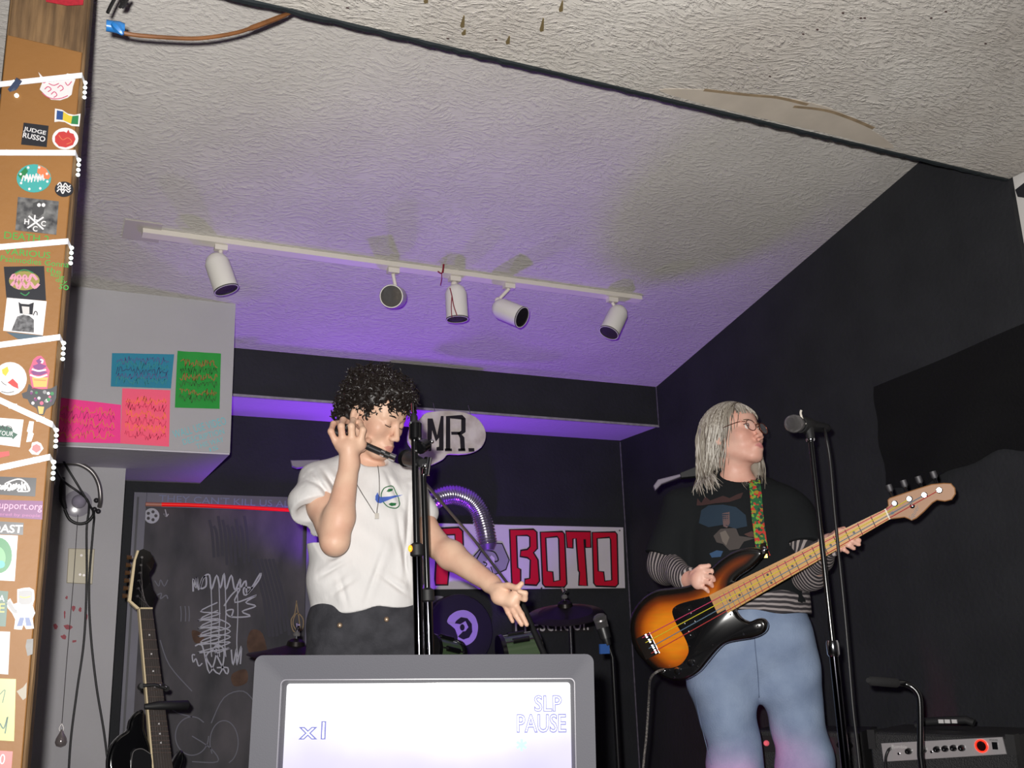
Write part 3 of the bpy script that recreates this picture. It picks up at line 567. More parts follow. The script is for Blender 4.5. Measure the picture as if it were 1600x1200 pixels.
build(MB().tube(spline([I3(96, 1130, .03), I3(92, 1138, .03), I3(96, 1144, .03), I3(99, 1137, .03), I3(96, 1130, .03)], 4), .0016, 5), 'ring', m_steel, o)
build(MB().lathe(I3(94, 1167, .03), UP, [(.001, 0), (.016, .006), (.021, .018), (.018, .032), (.008, .05), (.003, .062)], 14), 'weight', mat('weight_glass', (150, 140, 140), .15, .5), o, 60)
o = thing('red_smears', 'red paint smears on the grey pier below the plate', 'paint smears', I3(105, 980, 0)); mr_ = mat('red_smear', (150, 58, 70), .6)
for (x, y, a, b) in ((115, 950, 3, 5), (125, 953, 3, 4), (104, 934, 2, 3), (87, 979, 4, 5), (106, 980, 7, 5), (116, 1002, 4, 2), (100, 995, 5, 4), (135, 964, 2, 6), (101, 960, 1.5, 7)):
    build(MB().prism(FI, FI.pts([(x+a*math.cos(t)*(.6+.6*rnd.random()), y+b*math.sin(t)*(.6+.6*rnd.random())) for t in (k*math.pi/6 for k in range(12))]), .0002, .0008), 'smear', mr_, o)
# ================================================================== BLACKBOARD
FB = Frame((0, YW-.035, 0), (1, 0, 0), (0, 0, 1))
bb = thing('blackboard', 'scribbled blackboard in a dark violet-grey frame on the back wall', 'blackboard', FB.w(.85, 0.0, 0)); m_frame = mat('board_frame', (96, 94, 108), .5, var=.15, vscale=10)
a = FB.px(210, 769); b = FB.px(228, 792); r0 = FB.px(494, 900)[0]; r1 = FB.px(478, 900)[0]
m_slate = mat('chalky_slate', (50, 50, 54), .75, var=.4, vscale=4, col2=(84, 80, 84), bump=.05, stretch=(1.6, 1, .7), detail=7)
build(MB().fbox(FB, b[0]-.01, .02, r1+.01, b[1]+.01, -.03, -.012), 'board', m_slate, bb)
build(MB().fbox(FB, a[0], .02, b[0], a[1], -.034, .0), 'frame_rail', m_frame, bb); build(MB().fbox(FB, r1, .02, r0, a[1], -.034, .0), 'frame_rail', m_frame, bb)
build(MB().fbox(FB, b[0]+.001, b[1], r1-.001, a[1], -.034, .001), 'frame_rail', m_frame, bb)
build(MB().fbox(FB, a[0]+.012, .02, a[0]+.02, a[1]-.02, .0, .004), 'frame_bead', mat('frame_dark', (44, 43, 50), .5), bb)
FC = Frame(FB.w(0, 0, -.012), FB.u, FB.v); fa = FB.px(250, 781); fb_ = FB.px(452, 788)
text("THEY CAN'T KILL US ALL", FB, (fa[0]+fb_[0])/2+.01, (fa[1]+fb_[1])/2+.004, fb_[0]-fa[0]+.03, .03, mat('chalk_blue', (118, 126, 152), .9), bb, c=.002, rot=-.015)
ch = [mat('chalk_white', (176, 176, 186), .9), mat('chalk_dim', (112, 112, 122), .9), mat('chalk_tan', (150, 128, 96), .9), mat('chalk_faint', (66, 65, 72), .9)]
def chalk(pts, wd=.006, c=0, n=4, z=.001): build(MB().stroke(FC, spline(FC.pts(pts), n), wd, z), 'chalk_line', ch[c], bb)
o_ = lambda L: [(180+x*.2833, 760+y*.2833) for x, y in L]
chalk(o_([(430, 580), (430, 510), (445, 560), (450, 500), (460, 570), (480, 510), (500, 500), (500, 550), (470, 560), (490, 500), (520, 490), (530, 570), (560, 490), (580, 560), (600, 480), (610, 570), (640, 490), (660, 570), (690, 510), (690, 560), (720, 520), (730, 590), (800, 480), (790, 520), (720, 600), (710, 560), (760, 560)]), .007)
for k in range(5): chalk(o_([(570+k*2-6, 640+k*44), (470, 690+k*42), (580, 700+k*44), (455, 740+k*44), (560, 730+k*44), (635, 770+k*30), (560, 800+k*30)]), .005, 0, 4, .0012+.0001*k)
for x in (528, 572, 606, 672): chalk(o_([(x, 540), (x+4, 700), (x-2, 860), (x+4, 940)]), .004, 0, 3, .002)
chalk(o_([(600, 660), (640, 600), (690, 560), (660, 640), (780, 600), (720, 640), (775, 660), (700, 690), (745, 715), (640, 720), (610, 690), (650, 680), (640, 720)]), .006)
chalk(o_([(440, 880), (480, 880), (520, 1030), (560, 900), (500, 940), (575, 1035), (600, 900), (545, 890), (610, 1030), (620, 1000), (560, 1000)]), .006, 0, 4, .0022)
chalk(o_([(440, 930), (425, 930), (430, 970), (445, 950), (460, 990), (480, 975)]), .005); chalk(o_([(640, 900), (650, 985), (670, 890), (670, 985), (695, 880), (690, 980)]), .006)
chalk(o_([(218, 520), (240, 550), (250, 515), (270, 550), (290, 515)]), .004, 1); chalk(o_([(230, 600), (255, 590), (250, 620), (280, 600), (290, 620)]), .005, 1)
for x in (360, 385, 405): chalk(o_([(x, 660), (x+4, 700), (x+2, 745)]), .004, 1, 2)
chalk(o_([(1000, 630), (990, 700), (970, 740), (985, 800), (1030, 790), (1035, 730), (1000, 700), (980, 760), (1020, 800), (1000, 640)]), .004, 2)
for k in range(9): x = 520+k*24; chalk(o_([(x, 160+rnd.random()*60), (x+15, 260), (x+25, 380+rnd.random()*60)]), .012, 3, 3, .0006+.00004*k)
for k in range(6): x = 760+k*22; chalk(o_([(x, 400), (x+60, 620), (x+90, 800+rnd.random()*80)]), .013, 3, 3, .0006+.00004*k)
for q in ([(330, 1130), (350, 1090), (380, 1080), (400, 1100)], [(300, 1150), (330, 1170), (340, 1190), (300, 1190)], [(240, 1080), (270, 1110), (300, 1120)], [(250, 1000), (265, 1040), (300, 1080)]): chalk([(p[0], p[1]) for p in q], .004, 1)
chalk([(300+26*math.cos(t), 1150+30*math.sin(t)) for t in np.linspace(0, 5.5, 14)], .004, 1); chalk([(350+22*math.cos(t), 1160+34*math.sin(t)) for t in np.linspace(2.6, 7.5, 14)], .004, 1)
build(MB().prism(FC, FC.pts(circ(237, 806, 12, 12)), .0, .0014), 'round_drawing', ch[0], bb)
for k in range(5): t = k*1.256; build(MB().prism(FC, FC.pts(circ(237+6.5*math.cos(t), 806+6.5*math.sin(t), 2.6, 2.6, 9)), .0012, .0022), 'round_drawing_dot', m_slate, bb)
chalk([(258, 796), (260, 806), (256, 803), (260, 807), (263, 803)], .004)
for q in ([(392, 985), (410, 990), (418, 1030), (400, 1034), (386, 1010)], [(300, 985), (316, 990), (318, 1002), (304, 1004)], [(362, 1054), (384, 1046), (386, 1066), (366, 1072)]): build(MB().prism(FC, FC.pts(spline(q, 4, True)), .0, .0007), 'brown_smudge', mat('brown_smudge', (98, 74, 60), .9, var=.4, vscale=20), bb)
tube_ = thing('red_tube', 'long red glowing tube lying along the top of the blackboard', 'tube', FB.w(*FB.px(350, 792), .02))
P = [FB.w(*FB.px(x, y), .022) for x, y in ((228, 789), (290, 790), (380, 794), (470, 799), (520, 802))]
build(MB().tube(P, .0085, 10), 'tube', mat('red_plastic', (232, 22, 18), .35, emit=.25, ecol=(255, 20, 10)), tube_, 60); build(MB().tube([P[0]-FB.u*.004, P[0]+FB.u*.06], .0092, 10), 'faded_end', mat('faded_red', (176, 116, 96), .4), tube_, 60)
# ================================================================== TRACK LIGHTS
YT = 3.445; zt = zc(YT)
m_tw = mat('track_white', (214, 208, 198), .45); m_in = mat('reflector', (120, 112, 104), .25, .6); m_can = mat('can_white', (222, 219, 212), .42)
tr = thing('light_track', 'long white lighting track screwed to the sloped ceiling', 'lighting track', (1.3, YT, zt-.03))
x0 = onY(222, 367, YT)[0]; x1 = onY(996, 462, YT)[0]; fz = unit((0, 1, SL)); FT = Frame((0, YT, zt), (1, 0, 0), fz); FT.n = unit(np.cross(fz, (1, 0, 0)))
FT.n = FT.n if FT.n[2] < 0 else -FT.n
build(MB().fbox(FT, x0, -.017, x1, .017, .001, .022), 'rail', m_tw, tr); build(MB().fbox(FT, x0-.06, -.05, x0+.06, .06, .0005, .0045), 'canopy_plate', mat('plate_grey', (176, 170, 164), .5), tr)
build(MB().fbox(FT, x1-.004, -.016, x1+.012, .016, .002, .020), 'end_cap', m_tw, tr)
heads = [((345, 387), (344, 425), (.32, -.12, -.95), 'leftmost white track light, tilted right above the grey soffit'), ((614, 419), (616, 464), (-.45, -.85, -.30), 'white track light facing the camera with its bulb showing'),
         ((710, 432), (713, 472), (.03, -.02, -1), 'white track light pointing straight down, tied with red wire'), ((795, 443), (794, 487), (.50, -.72, -.50), 'white track light turned right, dark inside visible'), ((956, 462), (961, 500), (-.5, -.05, -.85), 'rightmost white track light near the black wall')]
for (tp, cp, d, lab) in heads:
    a = onY(*tp, YT); a[2] = zt-.024; c = onY(*cp, YT+(.0 if d[1] > -.5 else -.02)); d = unit(d); t = thing('track_light', lab, 'track light', a, 'track lights on the white rail')
    r = .043; L = .145; back = c-d*L*.5
    build(MB().box((a[0]-.022, YT-.014, zt-.040), (a[0]+.022, YT+.014, zt-.021)), 'adapter', m_tw, t)
    piv = c-d*L*.22; side = unit(np.cross(d, (0, 1, .01))) if abs(d[1]) < .5 else UP
    top = V((a[0], YT, zt-.04)); k = back+d*.02+(UP*.03 if abs(d[1]) > .5 else unit(top-back)*.02)
    build(MB().tube([top, top+(k-top)*.8, k], [.0075, .0075, .009], 8), 'stem', m_tw, t, 60)
    build(MB().ball(k, .014, 10), 'swivel', m_tw, t, 60)
    prof = [(.003, 0), (.020, .004), (.034, .016), (r, .038), (r, L), (r-.003, L), (r-.004, L-.03), (r*.62, L-.075), (.012, L-.085)]
    build(MB().lathe(back, d, prof, 28), 'housing', m_can, t, 40)
    build(MB().lathe(back, d, [(r-.0035, L-.004), (r-.0045, L-.03), (r*.63, L-.074), (.014, L-.082)][::-1], 28), 'baffle', mat('baffle_dark', (36, 34, 34), .5) if 'turned' in lab else m_in, t, 40)
    build(MB().lathe(back+d*(r and L-.001), d, [(r+.0008, -.004), (r+.0012, 0), (r-.004, .0005), (r-.004, -.003)], 28), 'rim', mat('rim_dark', (60, 58, 58), .5), t)
    build(MB().lathe(back+d*(L-.083), d, [(.012, 0), (.020, .018), (.027, .04), (.024, .05), (.012, .054), (.001, .055)], 20), 'bulb', mat('unlit_bulb', (196, 190, 184), .15, .3), t, 60)
mrw = mat('red_wire', (128, 18, 40), .5)
o = thing('red_wire_tie', 'dark red wire looped around the track and hanging down', 'wire', onY(690, 420, YT-.03))
def T3(x, y, dy=0.0): return onY(x, y, YT-.04+dy)
build(MB().tube(spline([T3(684, 424), T3(691, 426), T3(693, 404), T3(690, 402), T3(685, 396), T3(685, 388), T3(691, 386), T3(694, 394), T3(691, 402), T3(694, 408), T3(692, 426)], 5), .0028, 6), 'loop', mrw, o, 60)
build(MB().tube(spline([T3(690, 426), T3(690, 436), T3(688, 446)], 3), .0016, 5), 'tail', mrw, o, 60)
build(MB().tube(spline([onY(703, 450, YT-.047), onY(706, 462, YT-.049), onY(709, 478, YT-.049), onY(714, 493, YT-.048)], 4), .0022, 5), 'wrap', mrw, o, 60); build(MB().tube(spline([onY(706, 462, YT-.05), onY(705, 480, YT-.05), onY(706, 496, YT-.049)], 4), .0018, 5), 'wrap', mrw, o, 60)
# ================================================================== WALL SIGNS
FW = Frame((0, YW, 0), (1, 0, 0), (0, 0, 1)); m_sw = mat('sign_white', (214, 208, 210), .45, var=.05, vscale=6); m_sr = mat('sign_red', (206, 22, 50), .4); m_sk = mat('sign_black', (30, 26, 30), .45); m_sg = mat('sign_grey', (150, 148, 152), .45)
sg = thing('roboto_sign', 'long white sign board with red BOTO lettering on the back wall', 'sign', FW.w(*FW.px(800, 870), .01))
sxl = FW.px(590, 870)[0]; q = [FW.px(971, 824), FW.px(974, 920)]; zb_ = FW.px(900, 920)[1]; zt_ = FW.px(900, 823)[1]
SB = Frame(FW.w(0, 0, .02), FW.u, FW.v)
build(MB().prism(FW, [(sxl, zb_), (q[1][0], zb_), (q[0][0], zt_), (sxl, zt_)], .0005, .02, .003), 'board', m_sw, sg)
k_ = lambda L: [(640+x*.3, 620+y*.3) for x, y in L]
def ring_letter(outer, inner, nm):
    O = SB.pts(k_(outer)); I = [SB.pts(k_(i)) for i in inner]
    cu = bpy.data.curves.new('l', 'CURVE'); cu.dimensions = '2D'; cu.fill_mode = 'BOTH'
    for L in [O]+I:
        sp = cu.splines.new('POLY'); sp.points.add(len(L)-1); sp.use_cyclic_u = True
        for p, (a, b) in zip(sp.points, L): p.co = (a, b, 0, 1)
    ob = bpy.data.objects.new('l', cu); LK(ob); me = bpy.data.meshes.new_from_object(ob.evaluated_get(bpy.context.evaluated_depsgraph_get())); bpy.data.objects.remove(ob)
    mb = MB(); mb.add([SB.w(v.co.x, v.co.y, .001) for v in me.vertices], [tuple(p.vertices) for p in me.polygons])
    l = build(mb, nm, m_sr, sg)
    mb = MB()
    for L in [O]+I: mb.stroke(SB, L, .0085, .0018, True)
    build(mb, 'letter_outline', m_sk, l)
B_o = [(520, 692), (645, 690), (662, 705), (665, 790), (645, 812), (668, 850), (676, 960), (660, 982), (598, 978), (600, 950), (625, 945), (628, 850), (612, 838), (575, 832), (578, 800), (612, 795), (626, 780), (625, 730), (612, 722), (556, 724), (562, 890), (578, 900), (578, 985), (532, 975)]
ring_letter(B_o, [], 'letter')
ring_letter([(680, 705), (795, 702), (806, 715), (818, 975), (805, 992), (705, 990), (692, 975)], [[(708, 735), (768, 728), (776, 740), (782, 955), (750, 962), (745, 912), (716, 908)]], 'letter')
ring_letter([(812, 700), (942, 702), (944, 785), (916, 785), (914, 742), (908, 742), (925, 985), (880, 982), (884, 915), (878, 905), (866, 738), (850, 740), (850, 788), (820, 786)], [], 'letter')
ring_letter([(950, 706), (1070, 704), (1080, 716), (1086, 975), (1072, 990), (970, 986), (958, 970)], [[(976, 738), (1040, 732), (1046, 745), (1052, 955), (1016, 960), (1010, 912), (982, 908)]], 'letter')
ring_letter([(60, 690), (255, 680), (276, 700), (280, 800), (255, 830), (215, 850), (205, 900), (198, 980), (135, 980), (132, 950), (140, 800), (60, 800)], [[(150, 722), (235, 718), (240, 790), (160, 800)]], 'letter')
hk = [(395, 760), (480, 765), (517, 850), (500, 900), (445, 925), (330, 860), (320, 845)]
h_ = build(MB().prism(SB, SB.pts(k_(hk)), .0, .004), 'robot_hand', m_sg, sg); build(MB().stroke(SB, SB.pts(k_(hk)), .006, .0048, True), 'hand_outline', m_sk, h_)
for p_ in ([(405, 770), (380, 790), (345, 850)], [(400, 800), (440, 810), (460, 850), (440, 860)], [(390, 885), (400, 870), (380, 860)], [(420, 885), (440, 940)]): build(MB().stroke(SB, spline(SB.pts(k_(p_)), 4), .006, .0055), 'hand_line', m_sk, h_)
build(MB().prism(SB, SB.pts(k_([(425, 825), (440, 840), (440, 870), (425, 885), (445, 935), (432, 935), (415, 890), (390, 885), (392, 862)])), .003, .0052), 'hand_highlight', m_sw, h_)
for x, y in ((968, 829), (846, 919)): build(MB().lathe(SB.w(*SB.px(x, y), 0), SB.n, [(.005, 0), (.004, .003)], 8), 'screw', m_steel, sg)
# flexible silver duct as the robot's arm
dp = [(655, 800), (672, 783), (697, 776), (722, 783), (738, 800), (747, 825), (752, 852)]
P = spline([FW.w(*FW.px(*p), .075) for p in dp], 20); n = len(P); R = [.047+.0035*math.sin(i*2.1) for i in range(n)]
o = thing('silver_duct', 'silver corrugated duct arching over the sign as a robot arm', 'duct', FW.w(*FW.px(705, 800), .03))
build(MB().tube(P, R, 20), 'hose', mat('foil', (196, 194, 198), .22, .9), o, 25); build(MB().tube([P[-1], V(P[-1])-(0, 0, .03)], [.044, .03], 20), 'cuff', mat('foil_dull', (150, 148, 152), .35, .8), o, 60)
# MR. speech bubble
FMs = Frame((0, YB-.03, 0), (1, 0, 0), (0, 0, 1))
sg2 = thing('mr_sign', 'weathered speech-bubble sign reading MR. hanging from the black bulkhead', 'sign', FMs.w(*FMs.px(700, 680), .01))
bo = [(655, 655), (665, 646), (690, 643), (716, 644), (740, 652), (754, 668), (757, 684), (750, 700), (734, 709), (715, 711), (698, 711), (690, 719), (672, 728), (650, 736), (640, 742), (652, 718), (645, 705), (636, 690), (640, 668)]
build(MB().prism(FMs, spline(FMs.pts(bo), 3, True), .001, .018, .003), 'board', mat('weathered_white', (226, 220, 208), .6, var=.35, vscale=14, col2=(190, 180, 166)), sg2)
FM = Frame(FMs.w(0, 0, .018), FMs.u, FMs.v)
for L in ([(672, 705), (668, 704), (668, 654), (676, 654), (683, 680), (689, 650), (693, 650), (693, 704), (682, 704), (682, 699), (686, 698), (686, 684), (681, 690), (675, 672), (674, 704)],):
    build(MB().prism(FM, FM.pts(L), .0, .001), 'letter', m_sk, sg2)
def thick(pts, wd, par): return build(MB().stroke(FM, FM.pts(pts), wd, .0012), 'letter', m_sk, par)
thick([(700, 703), (700, 652), (722, 652), (724, 654), (724, 674), (718, 678), (722, 684), (723, 703)], .022, sg2); thick([(695, 703), (706, 703)], .012, sg2); thick([(716, 703), (727, 703)], .012, sg2); thick([(705, 677), (719, 677)], .014, sg2); thick([(732, 703), (741, 703)], .016, sg2)
for x in (680, 735): p = FMs.w(*FMs.px(x, 650), .008); build(MB().tube([p, (p[0], YB-.006, 1.93)], .0015, 5), 'hanging_wire', m_steel, sg2)
# ---- round signs behind the performers
m_pv = mat('disc_black', (30, 29, 34), .35); m_pl = mat('emblem_lilac', (150, 146, 158), .5)
FD = Frame(FW.w(0, 0, .05), FW.u, FW.v)
o = thing('round_emblem', 'black round drum head with a pale helmet-like emblem', 'drum head', FD.w(*FD.px(717, 985), 0)); dc = FD.px(717, 987)
build(MB().prism(FD, ellipse(dc[0], dc[1], .172, .172, 40), -.045, .01, .006), 'disc', m_pv, o)
pxs = lambda L: FD.pts([(660+x*.25, 880+y*.25) for x, y in L])
build(MB().prism(FD, pxs(spline([(150, 370), (165, 330), (210, 300), (265, 295), (315, 325), (338, 375), (340, 420), (325, 470), (290, 505), (245, 518), (200, 512), (215, 470), (205, 430), (190, 400)], 4, True)), .01, .0125), 'emblem', m_pl, o)
build(MB().prism(FD, pxs([(205, 360), (235, 338), (275, 345), (302, 380), (305, 430), (285, 465), (250, 478), (215, 460), (245, 430), (205, 415), (195, 378)]), .0125, .0132), 'emblem_field', m_pv, o)
build(MB().prism(FD, pxs([(150, 372), (230, 382), (262, 362), (280, 400), (262, 425), (215, 430), (190, 405)]), .0132, .0140), 'emblem_eye', m_pl, o); build(MB().prism(FD, ellipse(*pxs([(242, 402)])[0], .012, .015, 12), .014, .0147), 'pupil', m_pv, o)
o = thing('round_emblem', 'pale lilac disc half hidden behind the round black drum head', 'drum head', FD.w(*FD.px(690, 965), 0)); dc = FD.px(690, 966)
build(MB().prism(FD, ellipse(dc[0], dc[1], .105, .105, 32), -.049, -.047, .001), 'disc', m_pl, o); build(MB().prism(FD, ellipse(dc[0], dc[1]-.02, .075, .08, 32), -.047, -.0455), 'disc_centre', mat('disc_violet', (58, 52, 70), .5), o)
o = thing('text_banner', 'dark banner with cut-off white lettering behind the cymbal', 'banner', FW.w(*FW.px(865, 980), .01)); fa, fb_ = FW.px(800, 990), FW.px(925, 958)
build(MB().fbox(FW, fa[0], fa[1]+.0, fb_[0], fb_[1]+.03, .001, .006), 'cloth', mat('banner_black', (26, 22, 24), .8), o); a0 = FW.px(804, 983); a1 = FW.px(918, 962)
text('Preschool.', FW, (a0[0]+a1[0])/2, (a0[1]+a1[1])/2, a1[0]-a0[0], .085, mat('banner_white', (190, 186, 184), .6), o, c=.0068)
# ================================================================== DRUM KIT bits between the performers
m_chrome = mat('chrome', (210, 212, 218), .12, 1.0); m_cym = mat('dark_cymbal', (34, 30, 28), .38, .6); m_bk = mat('gloss_black', (14, 14, 16), .22, spec=.6); m_mt = mat('matte_black', (22, 22, 24), .6)
def cymbal_stand(px, py, D, tilt, r, label, foot=True):
    c = at(px, py, D); t = thing('cymbal', label, 'cymbal', (c[0], c[1], 0)); n_ = unit(V(tilt))
    build(MB().lathe(c, n_, [(.006, 0), (r*.98, -.03), (r, -.033), (r*.98, -.034), (.2*r, .002), (.18*r, .016), (.1*r, .024), (.006, .026)][::-1], 40), 'plate', m_cym, t, 40)
    build(MB().cyl(c-n_*.02, c+n_*.06, .0045), 'rod', m_chrome, t, 40); build(MB().lathe(c+n_*.035, n_, [(.012, 0), (.012, .008), (.006, .014)], 12), 'felt', mat('felt_grey', (90, 88, 88), .9), t)
    u, q = basis(n_); build(MB().tube([c+n_*.06-u*.018+n_*.012, c+n_*.055, c+n_*.06+u*.018+n_*.012], .0045, 6), 'wing_nut', m_chrome, t)
    j = V((c[0]+.03, c[1]+.02, c[2]-.07)); build(MB().tube([c-n_*.02, j, (j[0], j[1], .35)], .008, 10), 'upper_tube', m_chrome, t, 60); build(MB().tube([(j[0], j[1], .5), (j[0], j[1], .05)], .0125, 12), 'lower_tube', m_chrome, t, 60)
    for k in range(3): a = k*2.09+.4; build(MB().tube([(j[0], j[1], .28), (j[0]+.24*math.cos(a), j[1]+.24*math.sin(a), .012)], .008, 8), 'leg', m_chrome, t)
cymbal_stand(883, 948, 4.1, (-.16, -.25, .95), .155, 'dark cymbal on a chrome stand below the sign')
cymbal_stand(462, 1010, 3.6, (0.05, -.1, 1), .16, 'flat black cymbal behind the left end of the television')
m_olive = mat('olive_lacquer', (66, 84, 58), .3, coat=.4)
def tom(px, py, D, ax, r, L, label):
    c = at(px, py, D); a = unit(V(ax)); t = thing('tom_drum', label, 'drum', (c[0], c[1], 0)); s = c-a*L/2; u, q = basis(a)
    build(MB().lathe(s, a, [(r-.004, 0), (r, .004), (r, L-.004), (r-.004, L)], 32), 'shell', m_olive, t, 40)
    for h in (0, L): build(MB().lathe(s+a*(h-.008), a, [(r+.001, 0), (r+.009, .001), (r+.009, .016), (r+.001, .017)], 32), 'hoop', m_bk, t, 40)
    for h, nm in ((-.001, 'head'), (L+.001, 'head')): build(MB().lathe(s+a*h, a, [(r-.001, 0), (r-.001, .0012)], 32), nm, mat('drum_skin_black', (40, 40, 42), .4), t)
    for k in range(6):
        an = k*math.pi/3+.3; p = s+a*L*.5+(u*math.cos(an)+q*math.sin(an))*(r+.004); build(MB().tube([p-a*.03, p+a*.03], .010, 8), 'lug', m_bk, t, 60); build(MB().tube([p-a*L*.5, p+a*L*.5], .003, 6), 'tension_rod', m_chrome, t)
    build(MB().tube([c-(0, 0, r), (c[0], c[1], .02)], .012, 10), 'mount', m_chrome, t, 60)
    for k in range(3): an = k*2.09; build(MB().tube([(c[0], c[1], .16), (c[0]+.11*math.cos(an), c[1]+.11*math.sin(an), .01)], .009, 8), 'leg', m_chrome, t)
tom(812, 1022, 3.75, (.95, -.2, .12), .068, .13, 'olive green tom drum behind the right half of the television')
tom(690, 1024, 3.85, (-.9, -.3, .2), .06, .12, 'olive green tom drum half hidden by the mic stands')
# ================================================================== MICROPHONE STANDS
m_mesh = mat('mic_grille', (124, 122, 122), .35, .7, bump=.8, bscale=900); m_mic = mat('mic_body', (30, 30, 32), .4)
def tripod(t, b, z=.16, r=.24, rot=0.0):
    for k in range(3):
        a = rot+k*2.09; build(MB().tube([(b[0], b[1], z), (b[0]+r*math.cos(a), b[1]+r*math.sin(a), .012)], .009, 8), 'leg', m_bk, t, 60); build(MB().ball((b[0]+r*math.cos(a), b[1]+r*math.sin(a), .013), .013, 8), 'rubber_foot', m_mt, t, 60)
    build(MB().lathe((b[0], b[1], z-.03), UP, [(.015, 0), (.022, .01), (.022, .05), (.015, .06)], 14), 'leg_hub', m_mt, t, 40)
def mic(c, d, t=None, label=None, L=.17, r=.026, gm=None):
    "handheld vocal microphone: grille ball at c, body along d"
    d = unit(d); c = V(c); p = t or thing('microphone', label, 'microphone', c)
    build(MB().lathe(c-d*r*.95, d, [(.004, 0), (.017, .004), (.024, .014), (r, .027), (r*.96, .040), (.021, .050)], 20), 'grille', gm or m_mesh, p, 60)
    build(MB().lathe(c, d, [(r*1.0, .001), (r*1.02, .004), (r*1.0, .009)], 20), 'band', m_steel, p, 60)
    build(MB().lathe(c+d*.025, d, [(.0205, 0), (.021, .012), (.019, .04), (.0145, L-.02), (.012, L), (.0105, L+.004)], 18), 'handle', m_mic, p, 60)
    return p
# right stand, in front of the bass player
D0 = 2.98; top = at(1267, 690, D0); xb, yb2 = top[0], top[1]
s1 = thing('microphone_stand', 'black and chrome microphone stand in front of the bass player', 'mic stand', (xb, yb2, 0))
jz = at(1294, 1008, D0)[2]
build(MB().tube([(xb, yb2, jz), (xb, yb2, top[2]+.012)], .0075, 12), 'upper_tube', m_bk, s1, 60); build(MB().tube([(xb, yb2, .1), (xb, yb2, jz-.01)], .0125, 14), 'lower_tube', mat('black_chrome', (60, 60, 66), .12, 1.0), s1, 60)
build(MB().lathe((xb, yb2, jz-.03), UP, [(.014, 0), (.0175, .006), (.0175, .034), (.0155, .042)], 16), 'clutch', m_chrome, s1, 40); tripod(s1, (xb, yb2), rot=.5)
build(MB().lathe((xb, yb2, top[2]), UP, [(.011, 0), (.013, .004), (.013, .008), (.010, .010)], 14), 'collar', m_chrome, s1, 40)
gc = at(1240, 662, D0-.05); ge = at(1286, 668, D0+.10); dm = unit(ge-gc); cl = gc+dm*.06
build(MB().tube([(xb, yb2, top[2]+.008), (xb, yb2, top[2]+.035), cl-(0, 0, .012)], [.012, .014, .016], 10), 'clip', m_mt, s1, 60)
build(MB().lathe(cl-dm*.025, dm, [(.024, 0), (.0245, .004), (.0235, .05), (.0215, .054)], 16), 'clip_sleeve', m_mt, s1, 40)
build(MB().tube(spline([at(1259, 663, D0-.03), at(1254, 655, D0-.03), at(1251, 646, D0-.03), at(1252, 641, D0-.03)], 4), [.003]*6+[.0035]*7, 6), 'clip_lever', m_tw, s1, 60)
mic(gc, dm, None, 'silver-headed vocal microphone pointing at the bass player')
cb = [ge+dm*.01, at(1290, 678, D0+.03), at(1297, 720, D0+.03), at(1304, 800, D0+.03), at(1312, 880, D0+.03), at(1320, 960, D0+.03), at(1327, 1040, D0+.03), at(1333, 1110, D0+.03), at(1341, 1180, D0+.03), at(1347, 1260, D0+.03), at(1350, 1400, D0+.03)]
build(MB().tube(spline(cb, 6), .0042, 8), 'microphone_cable', mk, None, 60, 'black cable hanging from the microphone of the bass player', 'cable')
# two poles in front of the young man
D1 = 2.62
def pole_stand(p_top, p_bot, D, label, r1, r2, extra):
    a, b = at(*p_top, D), at(*p_bot, D); t = thing('microphone_stand', label, 'mic stand', (b[0], b[1], 0), 'microphone stands before the person in white'); d = unit(a-b); f0 = b-d*((b[2]-.1)/d[2])
    mid = b+(a-b)*extra; build(MB().tube([mid, a], r1, 12), 'upper_tube', m_bk, t, 60); build(MB().tube([f0, mid], r2, 14), 'lower_tube', mat('black_chrome', (60, 60, 66), .12, 1.0), t, 60)
    build(MB().lathe(mid-d*.02, d, [(r2, 0), (r2+.005, .004), (r2+.005, .03), (r1, .036)], 14), 'clutch', m_mt, t, 40); tripod(t, f0, rot=1.2)
    return t, a, d
t1, a1, d1 = pole_stand((647, 672), (655, 1018), D1, 'left of the two glossy black mic stands in front of the young man', .0088, .0125, .45)
build(MB().tube([a1, a1+d1*.035, a1+d1*.045], [.0095, .0105, .006], 10), 'top_nut', m_mt, t1, 60); build(MB().tube([at(646, 662, D1), at(644, 630, D1)], .0028, 6), 'thin_rod', m_chrome, t1, 60)
build(MB().lathe(at(649, 688, D1-.01), at(649, 664, D1)-at(649, 688, D1), [(.012, 0), (.017, .005), (.017, .045), (.012, .05)], 14), 'swivel_block', m_bk, t1, 40)
for x, y in ((642, 661), (655, 686), (650, 705)): build(MB().ball(at(x, y, D1-.02), .0045, 8), 'screw', m_chrome, t1, 60)
t2, a2, d2 = pole_stand((661, 728), (671, 1018), D1+.02, 'right of the two glossy black mic stands, carrying a boom arm', .008, .0125, .3)
build(MB().lathe(at(655, 700, D1), at(672, 690, D1+.05)-at(655, 700, D1), [(.014, 0), (.018, .004), (.018, .03), (.010, .036)], 14), 'boom_clamp', m_bk, t2, 40)
build(MB().tube([at(669, 715, D1), at(665, 742, D1)], .0105, 12), 'chrome_sleeve', m_chrome, t2, 60); build(MB().ball(at(664, 728, D1-.012), .007, 8), 'clamp_bolt', m_chrome, t2, 60); build(MB().ball(at(675, 690, D1), .006, 8), 'clamp_bolt', m_chrome, t2, 60)
build(MB().tube([at(660, 748, D1+.02), at(662, 752, D1+.05), at(742, 845, 2.95), at(815, 940, 3.2)], .0042, 8), 'boom_arm', m_steel, t2, 60); build(MB().tube([at(812, 936, 3.19), at(850, 1022, 3.3), at(880, 1090, 3.36)], .0095, 10), 'boom_grip', m_mt, t2, 60)
